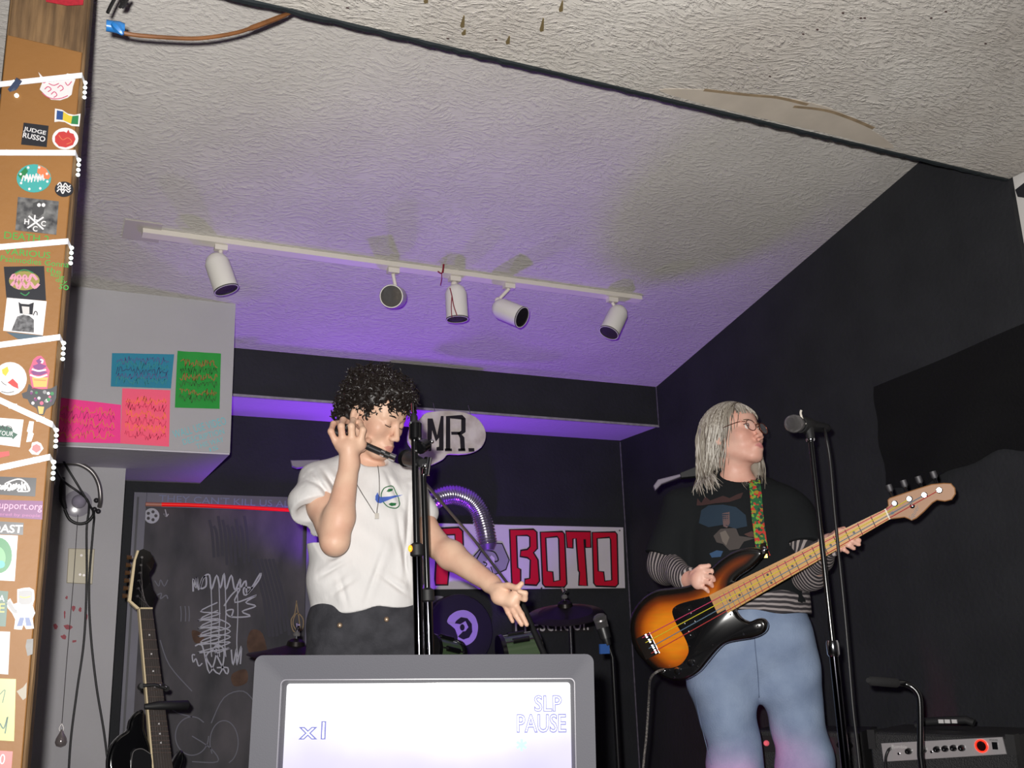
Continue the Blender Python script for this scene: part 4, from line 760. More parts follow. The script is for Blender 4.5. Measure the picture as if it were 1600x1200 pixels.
mm = mic(at(634, 716, D1+.10), at(656, 722, D1+.0)-at(634, 716, D1+.10), None, 'black microphone held in the stand clamp beside the small flute', .10, .012, m_bk)
o = thing('amber_lamp', 'small amber lamp glowing on the left black mic stand', 'lamp', at(641, 856, D1)); build(MB().ball(at(641, 857, D1-.012), .006, 10, (1, 1, 1.5)), 'bulb', mat('amber_glow', (255, 150, 40), .3, emit=1.6), o, 60); build(MB().lathe(at(646, 866, D1), UP, [(.006, 0), (.008, .004), (.008, .014)], 8), 'socket', m_mt, o)
o = thing('amber_lamp', 'tiny orange lamp on the rim of the pale lilac disc', 'lamp', at(688, 947, 4.4)); q_ = FD.w(*FD.px(688, 946), -.03); build(MB().ball(q_, .011, 10), 'bulb', mat('orange_glow', (255, 120, 50), .3, emit=3), o, 60); build(MB().lathe(q_-FD.n*.014, FD.n, [(.009, 0), (.011, .012)], 8), 'socket', m_mt, o)
# far stand with a blue tape, right of the television
D2 = 3.55; tp = at(943, 985, D2); t3 = thing('microphone_stand', 'black mic stand with a blue tape flag behind the television', 'mic stand', (tp[0]+.03, tp[1], 0)); bx_, by_ = tp[0]+.03, tp[1]
build(MB().tube([(bx_, by_, .1), (bx_, by_, tp[2]-.09), tp], .0085, 10), 'tube', m_bk, t3, 60); tripod(t3, (bx_, by_), rot=.2); q_ = at(945, 1012, D2-.01); build(MB().box((q_[0]-.02, q_[1]-.004, q_[2]-.02), (q_[0]+.016, q_[1]+.004, q_[2]+.012)), 'tape_flag', mat('blue_tape', (44, 84, 150), .5), t3)
mic(at(938, 968, D2), tp-at(938, 968, D2), None, 'small dark microphone right of the cymbal stand', .06, .022)
# ================================================================== RIGHT WALL: cloth, amplifiers, gooseneck
FR = Frame((XW, 0, 0), (0, -1, 0), (0, 0, 1)); cq = FR.pts([(1370, 605), (1640, 493), (1640, 694), (1390, 766)]); n = 26; vs = []; fs = []
for i in range(n+1):
    for j in range(13):
        s, t = i/n, j/12; a = V(cq[0])*(1-s)*(1-t)+V(cq[1])*s*(1-t)+V(cq[2])*s*t+V(cq[3])*(1-s)*t
        a = a+(0, -.02*math.sin(s*math.pi*2.2)*t+.008*math.sin(s*19)*t); c = .012+.010*(1+math.sin(s*9+t*5))*(.3+.7*t)+.006*math.sin(t*14-s*6); vs.append(FR.w(a[0], a[1], c))
for i in range(n):
    for j in range(12): k = i*13+j; fs.append((k, k+1, k+14, k+13))
nv = len(vs); vs2 = vs+[p-FR.n*.003 for p in vs]; fs2 = fs+[tuple(reversed([x+nv for x in f])) for f in fs]
build(MB().add(vs2, fs2), 'black_cloth', mat('black_cloth', (15, 15, 17), .85, bump=.3, bscale=120, spec=.2), None, 180, 'black wrinkled cloth pinned to the right wall', 'cloth')
FH = Frame((XW+.02, 0, 0), (0, -1, 0), (0, 0, 1)); build(MB().prism(FH, FH.pts([(1588, 297), (1620, 272), (1620, 312), (1592, 308)]), .001, .006), 'black_flyer', m_blk, None, None, 'black flyer on the white wall at the right edge', 'poster')
DA = 3.3; aL, aR = at(1357, 1142, DA+.06), at(1582, 1126, DA-.1); FA = Frame(aL, (aR-aL)*(1, 1, 0), UP); WA = FA.px(1582, 1126)[0]; HA = aL[2]-.004
amp = thing('bass_amplifier', 'black combo amplifier with a silver panel and red ring light', 'amplifier', FA.w(WA/2, -HA, -.14))
m_tolex = mat('black_tolex', (24, 24, 26), .6, bump=.4, bscale=300); build(MB().prism(FA, [(0, -HA), (WA, -HA), (WA, .0), (0, .0)], -.26, .006, .012), 'cabinet', m_tolex, amp)
for (a0, b0, a1_, b1) in ((-.001, -.05, .022, .004), (WA-.022, -.05, WA+.001, .004)): build(MB().fbox(FA, a0, b0, a1_, b1, -.03, .009), 'corner_guard', m_mt, amp)
pq = FA.pts([(1379, 1161), (1568, 1151), (1575, 1178), (1383, 1190)]); pan = build(MB().prism(FA, pq, .006, .011, .002), 'control_panel', mat('brushed_silver', (190, 186, 188), .35, .5, var=.1, vscale=60, stretch=(1, 30, 30)), amp)
build(MB().fbox(FA, .02, -HA+.03, WA-.02, pq[3][1]-.02, .005, .008), 'speaker_grille', mat('grille_cloth', (18, 18, 20), .8, bump=.6, bscale=500), amp)
def A3(x, y, c=.011): a = FA.px(x, y); return FA.w(a[0], a[1], c)
for x, y in ((1423, 1173), (1446, 1171), (1467, 1170), (1480, 1169), (1493, 1168), (1506, 1168)): build(MB().lathe(A3(x, y), FA.n, [(.009, 0), (.009, .004), (.0075, .014), (.006, .016)], 14), 'knob', m_bk, pan, 40); build(MB().lathe(A3(x-1, y+1.5, .0272), FA.n, [(.003, 0), (.003, .001)], 8), 'knob_cap', m_chrome, pan)
for x, y in ((1407, 1177), (1458, 1174)): build(MB().lathe(A3(x, y), FA.n, [(.004, 0), (.004, .003), (.002, .005)], 10), 'toggle', m_chrome, pan)
c_ = A3(1536, 1165); build(MB().lathe(c_, FA.n, [(.0175, 0), (.0175, .003), (.0135, .003), (.0135, 0)], 28), 'ring_light', mat('red_ring', (255, 40, 24), .3, emit=2.2), pan, 40); build(MB().lathe(c_, FA.n, [(.0135, 0), (.0135, .002), (.010, .005)], 20), 'jewel', mat('jewel_dark', (36, 10, 10), .2), pan)
build(MB().fbox(FA, *FA.px(1554, 1170), *FA.px(1561, 1159), .011, .015), 'power_switch', m_bk, pan); build(MB().tube(spline([A3(1394, 1169, .012), A3(1395, 1171, .03), A3(1392, 1182, .034), A3(1391, 1200, .03), A3(1391, 1260, .03)], 4), .0042, 8), 'input_lead', mk, pan, 60)
text('Rumble', FA, *FA.px(1408, 1166), .045, .009, mat('panel_print', (190, 186, 186), .5), pan, c=.0118); text('POWER', FA, *FA.px(1555, 1156), .022, .005, m_mt, pan, c=.0118)
hd = [A3(1404, 1132, -.12), A3(1416, 1126, -.12), A3(1450, 1124, -.12), A3(1484, 1123, -.12), A3(1496, 1128, -.12)]; build(MB().tube([p-(0, 0, .012) for p in hd], .012, 8), 'handle', m_mt, amp, 60)
for x in (1447, 1457, 1468): build(MB().fbox(FA, FA.px(x-4, 1127)[0], FA.px(x, 1131)[1]-.006, FA.px(x+4, 1127)[0], FA.px(x, 1125)[1]-.006, -.110, -.104), 'handle_badge', m_white, amp)
DG = 3.02; g = thing('gooseneck_stand', 'black bent tube stand with a foam-wrapped end beside the amplifier', 'stand', (at(1437, 1150, DG)[0], at(1437, 1150, DG)[1], 0)); gb = at(1438, 1180, DG)
P = spline([at(1400, 1067, DG-.02), at(1412, 1068, DG), at(1424, 1073, DG), at(1433, 1082, DG), at(1437, 1095, DG), at(1438, 1130, DG), gb], 6)+[(gb[0], gb[1], .06)]
build(MB().tube(P, .0085, 10), 'tube', m_bk, g, 60); build(MB().tube([at(1356, 1063, DG-.1), at(1360, 1064, DG-.09), at(1400, 1067, DG-.02), at(1403, 1068, DG-.01)], [.006, .0115, .0125, .008], 12), 'foam_end', mat('foam', (30, 30, 32), .9), g, 60); tripod(g, (gb[0], gb[1]), .12, .2, .8)
# small dark amplifier behind the bass player's legs
DK = 3.95; kL, kR = at(1180, 1140, DK), at(1345, 1138, DK-.12); FK = Frame(kL, (kR-kL)*(1, 1, 0), UP); WK = FK.px(1345, 1138)[0]; HK = kL[2]-.004
ka = thing('small_amplifier', 'small dark amplifier with pink lamps behind the bass player\'s legs', 'amplifier', FK.w(WK/2, -HK, -.1)); build(MB().prism(FK, [(0, -HK), (WK, -HK), (WK, 0), (0, 0)], -.2, 0, .01), 'cabinet', m_tolex, ka)
build(MB().fbox(FK, .01, -.075, WK-.01, -.02, 0, .004), 'control_panel', mat('panel_dark', (44, 40, 44), .4, .4), ka)
for k in range(9): build(MB().lathe(FK.w(.04+k*(WK-.08)/8, -.045, .004), FK.n, [(.010, 0), (.010, .006), (.007, .012)], 10), 'knob', m_bk if k % 3 else mat('pink_lamp', (226, 96, 110), .3, emit=.4), ka, 40)
# grey bracket ends on the back wall
m_br = mat('bracket_grey', (128, 120, 136), .6)
for q, lab in (([(1021, 757), (1030, 750), (1063, 738), (1065, 743), (1034, 756), (1024, 764)], 'grey bracket end on the wall left of the bass player'),):
    c0 = FR if False else FW; build(MB().prism(FW, [FW.px(x-58, y) for x, y in q], .02, .06, .004), 'wall_bracket', m_br, None, None, lab, 'bracket') if False else None
FQ = Frame(at(1045, 750, 3.72), (.85, -.52, 0), UP); o = thing('wall_bracket', 'grey bracket arm sticking out behind the bass player', 'bracket', FQ.w(0, -.03, 0))
build(MB().prism(FQ, FQ.pts([(1021, 759), (1028, 749), (1064, 740), (1066, 744), (1034, 756), (1024, 766)]), -.03, .0, .004), 'arm', m_br, o); build(MB().prism(FQ, FQ.pts([(1062, 739), (1090, 728), (1092, 744), (1064, 747)]), -.035, .004, .003), 'sleeve', m_mt, o)
FQ = Frame(at(472, 722, 4.2), (.98, -.2, 0), UP); o = thing('wall_bracket', 'pale bracket end showing over the young man\'s shoulder', 'bracket', FQ.w(0, -.03, 0))
build(MB().prism(FQ, FQ.pts([(454, 719), (460, 719), (500, 718), (500, 726), (464, 731), (456, 728)]), -.03, .0, .004), 'arm', m_br, o)
# ================================================================== TELEVISION
tl, trr = at(400, 1024, 1.93), at(922, 1022, 1.90); FV = Frame(tl, trr-tl, UP); a0 = FV.px(397, 1022); a1 = FV.px(929, 1020); a2 = FV.px(938, 1200); H = .60
tv = thing('television', 'grey CRT television showing a washed-out paused video picture', 'television', (FV.w((a0[0]+a1[0])/2, -H, -.2)))
m_tv = mat('tv_grey', (66, 66, 72), .6, bump=.05, bscale=400, spec=.2); m_tvd = mat('tv_dark', (46, 42, 50), .35); m_tvb = mat('tv_back', (40, 40, 44), .6)
def rrect(x0, y0, x1, y1, r, n=6): return [(cx+r*math.cos(t), cy+r*math.sin(t)) for cx, cy, s in ((x1-r, y1-r, 0), (x0+r, y1-r, 1), (x0+r, y0+r, 2), (x1-r, y0+r, 3)) for t in (math.pi/2*(s+k/n) for k in range(n+1))]
X0, X1 = a0[0], a1[0]; Y1 = 0.0; s0 = FV.px(444, 1068); s1_ = FV.px(893, 1064); SW = s1_[0]-s0[0]; SH = SW*.75; sx0, sx1, sy1 = s0[0], s1_[0], (s0[1]+s1_[1])/2; sy0 = sy1-SH; H = -sy0+.09
def ringprism(mb, outer, inner, c0, c1, ci=None):
    n = len(outer); ci = c1 if ci is None else ci; vs = [FV.w(*p, c0) for p in outer]+[FV.w(*p, c1) for p in outer]+[FV.w(*p, ci) for p in inner]+[FV.w(*p, c0) for p in inner]
    fs = []
    for j in range(4):
        for k in range(n): fs.append((j*n+k, j*n+(k+1) % n, ((j+1) % 4)*n+(k+1) % n, ((j+1) % 4)*n+k))
    mb.add(vs, fs)
mb = MB(); ringprism(mb, rrect(X0+.002, -H, X1-.002, Y1, .014), rrect(sx0-.004, sy0-.004, sx1+.004, sy1+.004, .008), -.05, .0, -.006); build(mb, 'front_bezel', m_tv, tv, 30)
mb = MB(); ringprism(mb, rrect(sx0-.0042, sy0-.0042, sx1+.0042, sy1+.0042, .008), rrect(sx0, sy0, sx1, sy1-.002, .006), -.04, -.0065, -.024); build(mb, 'screen_surround', m_tvd, tv, 30)
mb = MB(); ringprism(mb, rrect(sx0-.006, sy0-.006, sx1+.006, sy1+.006, .009), rrect(sx0-.0045, sy0-.0045, sx1+.0045, sy1+.0045, .008), -.01, .0015, .0015); build(mb, 'bezel_lip', mat('tv_lip', (104, 102, 110), .3), tv, 30)
mb = MB(); R0 = rrect(X0, -H, X1, Y1, .014); R1 = rrect(X0+.004, -H, X1-.004, Y1-.004, .03); R2 = rrect(X0+.12, -H+.02, X1-.12, Y1-.12, .05); n = len(R0)
vs = [FV.w(*p, -.05) for p in R0]+[FV.w(*p, -.13) for p in R1]+[FV.w(*p, -.42) for p in R2]; mb.add(vs, [(j*n+k, j*n+(k+1) % n, (j+1)*n+(k+1) % n, (j+1)*n+k) for j in range(2) for k in range(n)]+[tuple(reversed(range(n))), tuple(2*n+k for k in range(n))]); build(mb, 'housing', m_tvb, tv, 30)
# screen: slightly bulging glass, lit
ms = bpy.data.materials.new('screen_picture'); ms.use_nodes = True; nt = ms.node_tree; b = nt.nodes['Principled BSDF']; b.inputs['Base Color'].default_value = (.02, .02, .03, 1); b.inputs['Roughness'].default_value = .15
tc = nt.nodes.new('ShaderNodeTexCoord'); sp = nt.nodes.new('ShaderNodeSeparateXYZ'); nt.links.new(tc.outputs['Generated'], sp.inputs[0]); nz = nt.nodes.new('ShaderNodeTexNoise'); nz.inputs['Scale'].default_value = 3.2; nt.links.new(tc.outputs['Generated'], nz.inputs[0])
ad = nt.nodes.new('ShaderNodeMath'); ad.operation = 'MULTIPLY_ADD'; ad.inputs[1].default_value = .22; nt.links.new(nz.outputs['Fac'], ad.inputs[0]); nt.links.new(sp.outputs['Z'], ad.inputs[2])
rp = nt.nodes.new('ShaderNodeValToRGB'); rp.color_ramp.elements[0].position = .52; rp.color_ramp.elements[0].color = lin((196, 192, 238)); rp.color_ramp.elements[1].position = .92; rp.color_ramp.elements[1].color = lin((255, 254, 255))
e = rp.color_ramp.elements.new(.76); e.color = lin((232, 226, 250)); nt.links.new(ad.outputs[0], rp.inputs[0]); nt.links.new(rp.outputs[0], b.inputs['Emission Color']); b.inputs['Emission Strength'].default_value = 1.05
n = 12; vs = []; 
for i in range(n+1):
    for j in range(n+1): s, t = i/n*2-1, j/n*2-1; vs.append(FV.w(sx0-.001+(sx1-sx0+.002)*(s+1)/2, sy0+(sy1-sy0)*(t+1)/2, -.028+.006*(1-s*s)*(1-t*t)))
scr = build(MB().add(vs, [(i*(n+1)+j, (i+1)*(n+1)+j, (i+1)*(n+1)+j+1, i*(n+1)+j+1) for i in range(n) for j in range(n)]), 'screen', ms, tv, 180)
FSn = Frame(FV.w(0, 0, -.0215), FV.u, FV.v); m_osd = mat('osd_blue', (44, 50, 120), .5, emit=.4); m_osdw = mat('osd_white', (255, 255, 255), .5, emit=1.0)
for s_, x, y, w_, h_ in (('SLP', 856, 1099, 42, 24), ('PAUSE', 846, 1130, 76, 27), ('x1', 489, 1141, 37, 26)):
    p = FSn.px(x, y); q = FSn.px(x+w_/2, y+h_/2); W2, H2 = 2*abs(q[0]-p[0]), 2*abs(q[1]-p[1])
    text(s_, FSn, p[0], p[1], W2, H2, m_osd, scr, 'screen_text', .0024, bold=.028); text(s_, FSn, p[0], p[1], W2, H2, m_osdw, scr, 'screen_text_fill', .0030, bold=-.022)
p = FSn.px(815, 1164); 
for k in range(3): an = k*math.pi/3+.5; build(MB().stroke(FSn, [(p[0]-.010*math.cos(an), p[1]-.010*math.sin(an)), (p[0]+.010*math.cos(an), p[1]+.010*math.sin(an))], .004, .0008+.0001*k), 'screen_star', mat('osd_cyan', (110, 170, 226), .5, emit=.55), scr)
cart = thing('television_cart', 'black cart that carries the grey television', 'cart', FV.w((X0+X1)/2, -H-.3, -.2)); ct_ = FV.w(0, -H, 0)[2]
build(MB().fbox(FV, X0+.03, -H-.03, X1-.03, -H-.001, -.44, -.02), 'top', m_mt, cart)
for sx in (X0+.06, X1-.06):
    for cz in (-.40, -.06): p = FV.w(sx, -H-.03, cz); build(MB().tube([p, (p[0], p[1], .004)], .015, 8), 'leg', m_mt, cart)
# ================================================================== GUITARS
class Ready:
    def __init__(s, v, f): s.v, s.f_ = v, f
    def mesh(s): return s.v, s.f_
def poly_dist(X, Y, poly):
    P = np.array(poly); d = np.full(X.shape, 1e9); ins = np.zeros(X.shape, bool)
    for i in range(len(P)):
        a, b = P[i], P[(i+1) % len(P)]; e = b-a; t = np.clip(((X-a[0])*e[0]+(Y-a[1])*e[1])/(e.dot(e)+1e-12), 0, 1)
        d = np.minimum(d, np.hypot(X-a[0]-t*e[0], Y-a[1]-t*e[1])); c = (a[1] > Y) != (b[1] > Y)
        with np.errstate(divide='ignore', invalid='ignore'): ins ^= c & (X < (b[0]-a[0])*(Y-a[1])/(b[1]-a[1]+1e-15)+a[0])
    return np.where(ins, -d, d)
def body_mesh(fr, poly, c0, c1, r, h=.0035):
    P = np.array(poly); lo = P.min(0)-.012; hi = P.max(0)+.012; F = Field((*lo, c0-.012), (*hi, c1+.012), h); gx = F.lo[0]+np.arange(F.n[0])*h; gy = F.lo[1]+np.arange(F.n[1])*h; gz = F.lo[2]+np.arange(F.n[2])*h
    X, Y = np.meshgrid(gx, gy, indexing='ij'); d2 = poly_dist(X, Y, poly)[:, :, None]+r; dz = np.abs(gz-(c0+c1)/2)[None, None, :]-(c1-c0)/2+r
    F.f = (np.minimum(np.maximum(d2, dz), 0)+np.hypot(np.maximum(d2, 0), np.maximum(dz, 0))-r).astype(np.float32)
    v, f = F.mesh(); v = relax(v, f, 1); return Ready(np.array([fr.w(*p) for p in v]), f), v
def burst_mat():
    m = bpy.data.materials.new('sunburst_lacquer'); m.use_nodes = True; nt = m.node_tree; b = nt.nodes['Principled BSDF']; b.inputs['Roughness'].default_value = .22; b.inputs['Coat Weight'].default_value = .6; b.inputs['Coat Roughness'].default_value = .05
    at_ = nt.nodes.new('ShaderNodeAttribute'); at_.attribute_name = 'edge'; rp = nt.nodes.new('ShaderNodeValToRGB'); nt.links.new(at_.outputs['Fac'], rp.inputs[0]); el = rp.color_ramp.elements
    el[0].position = .0; el[0].color = lin((12, 10, 9)); el[1].position = 1.0; el[1].color = lin((236, 140, 26))
    for p, c in ((.2, (16, 12, 10)), (.42, (120, 52, 12)), (.66, (206, 106, 18))): e = el.new(p); e.color = lin(c)
    nz = nt.nodes.new('ShaderNodeTexNoise'); nz.inputs['Scale'].default_value = 4; tc = nt.nodes.new('ShaderNodeTexCoord'); mp = nt.nodes.new('ShaderNodeMapping'); mp.inputs['Scale'].default_value = (3, 3, 22); mp.inputs['Rotation'].default_value = (0, .42, 0); nt.links.new(tc.outputs['Object'], mp.inputs[0]); nt.links.new(mp.outputs[0], nz.inputs[0])
    mx = nt.nodes.new('ShaderNodeMix'); mx.data_type = 'RGBA'; mx.blend_type = 'MULTIPLY'; mx.inputs[0].default_value = .35; nt.links.new(rp.outputs[0], mx.inputs[6]); nt.links.new(nz.outputs['Color'], mx.inputs[7]); nt.links.new(mx.outputs[2], b.inputs['Base Color']); return m
# ---- electric bass held by the bass player
B0 = at(1040, 985, 3.20); B1 = at(1440, 787, 3.04); FBs = Frame(B0, B1-B0, UP-.10*unit(V((ray(1160, 900)[0], ray(1160, 900)[1], 0))))
c6 = lambda L: [(970+x*.3, 840+y*.3) for x, y in L]; c7 = lambda L: [(1180+x*.23333, 720+y*.23333) for x, y in L]
bass = thing('bass_guitar', 'sunburst electric bass guitar with black pickguard and maple neck', 'bass guitar', FBs.w(.05, -.05, -.03))
out = FBs.pts(spline(c6([(585, 250), (612, 205), (680, 158), (738, 92), (722, 62), (660, 52), (590, 70), (520, 112), (440, 185), (360, 245), (270, 262), (180, 275), (110, 318), (62, 380), (42, 450), (48, 530), (75, 595), (125, 655), (190, 712), (262, 745), (335, 742), (400, 706), (450, 648), (500, 588), (545, 553), (610, 538), (690, 524), (742, 500), (760, 462), (745, 430), (708, 424), (665, 440), (625, 425), (600, 395), (590, 370)]), 4, True))
R_, lv = body_mesh(FBs, out, -.045, 0, .010); o, bvh_b, v, f = skin(R_, 'body', burst_mat(), bass, 0)
at_ = o.data.attributes.new('edge', 'FLOAT', 'POINT'); at_.data.foreach_set('value', np.clip(-poly_dist(lv[:, 0], lv[:, 1], out)/.085, 0, 1).astype(np.float32) if True else None)
m_pg = mat('pickguard_black', (18, 18, 20), .18, spec=.6, coat=.3); m_maple = mat('maple', (184, 138, 84), .35, var=.12, vscale=12, stretch=(8, 1, 8), coat=.3); m_fret = mat('fret_wire', (150, 130, 120), .3, .8)
pg = FBs.pts(spline(c6([(268, 385), (292, 352), (350, 332), (440, 310), (520, 285), (560, 240), (592, 225), (603, 245), (592, 300), (580, 345), (578, 385), (612, 425), (660, 450), (712, 440), (735, 458), (722, 488), (660, 506), (590, 522), (530, 545), (490, 582), (440, 640), (392, 695), (330, 730), (262, 732), (205, 702), (196, 676), (250, 680), (310, 662), (348, 612), (352, 570), (330, 515), (290, 450)]), 3, True))
build(MB().prism(FBs, pg, .0004, .0032, .0012), 'pickguard', m_pg, bass, 30)
hu, hl, nu, nl = [V(FBs.px(*c6([p])[0])) for p in ((518, 296), (562, 392))]+[V(FBs.px(*c7([p])[0])) for p in ((872, 322), (904, 392))]
nk = [tuple(hu), tuple(hl), tuple(nl), tuple(nu)]
build(MB().prism(FBs, [tuple(hu-(.03, -.012)), tuple(hl-(.03, -.012)), tuple(nl), tuple(nu)], -.016, .0075, .0), 'neck', m_maple, bass); fbd = build(MB().prism(FBs, nk, .0076, .013, .0015), 'fretboard', mat('maple_board', (184, 142, 80), .4, spec=.3), bass)
Ln = (nu+nl)/2-(hu+hl)/2; LN = np.linalg.norm(Ln)
sc_len = LN/(1-2**(-20/12)); fr_t = [1-(sc_len*(1-2**(-k/12)))/LN for k in range(1, 21)]
def across(t, s, c): a = hu+(nu-hu)*t; b = hl+(nl-hl)*t; p = a+(b-a)*s; return FBs.w(p[0], p[1], c)
for t in fr_t: build(MB().tube([across(t, .02, .0132), across(t, .98, .0132)], .0015, 6), 'fret', m_fret, fbd)
for k in (3, 5, 7, 9, 12, 15, 17, 19):
    t = (fr_t[k-1]+(fr_t[k-2] if k > 1 else 1))/2
    for s in ((.25, .75) if k == 12 else (.5,)): build(MB().lathe(across(t, s, .0128), FBs.n, [(.0038, 0), (.0038, .0006)], 10), 'dot_inlay', m_sk, fbd)
build(MB().tube([across(1.0, 0, .0135), across(1.0, 1, .0135)], .003, 8), 'nut', mat('bone', (232, 224, 204), .4), bass)
hs = [tuple(nl), *FBs.pts(c7([(940, 388), (1000, 380), (1030, 392), (1047, 402), (1082, 386), (1132, 342), (1188, 284), (1218, 266), (1270, 274), (1318, 262), (1344, 222), (1340, 182), (1312, 150), (1262, 148), (1180, 156), (1090, 184), (1000, 214), (900, 248), (886, 262), (890, 300)])), tuple(nu)]
build(MB().prism(FBs, hs, -.008, .006, .003), 'headstock', mat('headstock_maple', (146, 102, 64), .45, spec=.3), bass)
m_str = [mat('string_'+n_, c, .3, .3) for n_, c in (('pink', (206, 70, 110)), ('yellow', (226, 214, 60)), ('steel_blue', (110, 136, 160)), ('red', (196, 70, 70)))]
posts = c7([(935, 286), (1033, 256), (1133, 230), (1233, 197)]); br = c6([(118, 520), (135, 545), (152, 575), (165, 600)])
for k in range(4):
    a = FBs.px(*br[k]); h = FBs.px(*posts[k]); s = .12+.253*k
    build(MB().tube([FBs.w(a[0], a[1], .012), across(0, s, .0165), across(1, s, .0150), FBs.w(h[0], h[1], .012)], .0013, 6), 'string', m_str[k], bass)
    tu = thing if False else None; pg_ = build(MB().lathe(FBs.w(h[0], h[1], .006), FBs.n, [(.009, 0), (.009, .002), (.006, .003), (.006, .012), (.0065, .014)], 14), 'tuner_post', m_chrome, bass, 40)
    up = V(FBs.px(posts[k][0]-7, posts[k][1]-19)); up = FBs.w(up[0], up[1], -.012); build(MB().tube([FBs.w(h[0], h[1], -.012), up], .004, 8), 'tuner_shaft', m_chrome, pg_); q = unit(up-FBs.w(h[0], h[1], -.012)); build(MB().tube([up-q*.004, up+q*.004, up+q*.02], [.004, .010, .009], 10, flat=.35, fdir=FBs.n), 'tuner_key', m_dark, pg_, 60)
    p = FBs.px(*br[k]); build(MB().fbox(FBs, p[0]-.016, p[1]-.006, p[0]+.012, p[1]+.006, .003, .012), 'saddle', m_chrome, bass)
p = V(FBs.px(*c6([(150, 560)])[0])); build(MB().fbox(FBs, p[0]-.03, p[1]-.034, p[0]+.018, p[1]+.034, .0005, .004), 'bridge_plate', m_chrome, bass)
for (x, y) in ((372, 405), (350, 478)):
    p = FBs.px(*c6([(x, y)])[0]); pk = build(MB().fbox(FBs, p[0]-.014, p[1]-.029, p[0]+.014, p[1]+.029, .003, .010), 'pickup', m_pg, bass)
    for j in (-1.5, -.5, .5, 1.5): build(MB().lathe(FBs.w(p[0], p[1]+j*.0125, .010), FBs.n, [(.0026, 0), (.0026, .0015)], 8), 'pole_piece', m_chrome, pk)
for (x, y) in ((370, 650), (300, 692)): p = FBs.px(*c6([(x, y)])[0]); build(MB().lathe(FBs.w(*p, .003), FBs.n, [(.0105, 0), (.0105, .012), (.009, .016), (.003, .0165)], 16), 'knob', m_chrome, bass, 40)
p = FBs.px(*c6([(220, 692)])[0]); build(MB().lathe(FBs.w(*p, .003), FBs.n, [(.007, 0), (.007, .005), (.004, .006)], 14), 'jack_socket', m_chrome, bass, 40)
for (x, y) in ((285, 368), (440, 315), (585, 232), (572, 400), (640, 502), (715, 460), (478, 560), (400, 672), (280, 728), (322, 658), (358, 566), (370, 515)): p = FBs.px(*c6([(x, y)])[0]); build(MB().lathe(FBs.w(*p, .003), FBs.n, [(.0032, 0), (.0024, .001)], 8), 'pickguard_screw', m_chrome, bass)
p = FBs.px(*c7([(1053, 303)])[0]); build(MB().lathe(FBs.w(*p, .006), FBs.n, [(.007, 0), (.007, .003), (.003, .005)], 12), 'string_tree', m_chrome, bass, 40)
p = FBs.px(*c7([(1068, 348)])[0]); text('Squier', FBs, p[0], p[1], .045, .016, m_sk, bass, 'logo', .0066, rot=.55, shear=.3)
p = FBs.px(*c7([(920, 350)])[0]); build(MB().prism(FBs, ellipse(*p, .006, .004, 12), .006, .0066), 'truss_rod_hole', m_sk, bass)
p = FBs.px(*c6([(733, 82)])[0]); build(MB().lathe(FBs.w(p[0], p[1], -.02), FBs.u*.8+FBs.v*.6, [(.005, 0), (.004, .012), (.008, .016), (.006, .02)], 10), 'strap_button', m_chrome, bass, 40)
ld = [at(1037, 1046, 3.19), at(1026, 1050, 3.16), at(1016, 1062, 3.2), at(1014, 1090, 3.3), at(1010, 1150, 3.34), at(1004, 1220, 3.36), at(1000, 1400, 3.36)]
build(MB().tube(spline(ld, 6), .0040, 7), 'instrument_cable', mat('braided_cable', (36, 36, 38), .5, var=.9, vscale=260, col2=(120, 116, 112)), None, 60, 'black and white braided cable hanging from the bass guitar', 'cable')
# ---- black electric guitar on its stand at the left
gv = unit(V((ray(235, 1000)[0], ray(235, 1000)[1], 0))); gr = np.cross(gv, UP); th = math.radians(16); FGt = Frame(at(235, 1000, 3.62), gr*math.cos(th)+gv*math.sin(th), UP+.14*gv)
gt = thing('electric_guitar', 'black electric guitar with rosewood fretboard leaning in a stand', 'electric guitar', FGt.w(0, -.4, -.05)); cg = lambda L: [(80+x*.41667, 700+y*.41667) for x, y in L]; G = lambda L: FGt.pts(cg(L))
m_gb = mat('guitar_black', (10, 10, 12), .12, coat=.6); m_cream = mat('cream_edge', (214, 196, 160), .4); m_rose = mat('rosewood', (44, 33, 28), .5, var=.3, vscale=20)
hd = [(330, 385), (345, 378), (372, 390), (388, 425), (380, 452), (366, 472), (376, 520), (395, 552), (386, 572), (378, 600), (330, 598), (300, 572), (312, 470), (318, 420)]
build(MB().prism(FGt, G(hd), -.012, .0, .0), 'headstock', m_gb, gt); build(MB().prism(FGt, G([(330, 385), (322, 383), (308, 430), (288, 572), (322, 604), (333, 600), (301, 572), (318, 440)]), -.013, -.0006, .0), 'headstock_edge', m_cream, gt)
n0, n1, n2, n3 = [V(p) for p in G([(333, 602), (378, 602), (457, 1215), (386, 1215)])]; ex = 1.12; n2 = n1+(n2-n1)*ex; n3 = n0+(n3-n0)*ex
build(MB().prism(FGt, [tuple(n0-(.004, 0)), tuple(n1), tuple(n2), tuple(n3-(.005, 0))], -.02, -.001), 'neck', m_cream, gt); fbd = build(MB().prism(FGt, [tuple(n0), tuple(n1), tuple(n2), tuple(n3)], -.0008, .005, .001), 'fretboard', m_rose, gt)
build(MB().tube([FGt.w(*n0, .005), FGt.w(*n1, .005)], .003, 8), 'nut', m_cream, gt)
Lg = np.linalg.norm(n3-n0); 
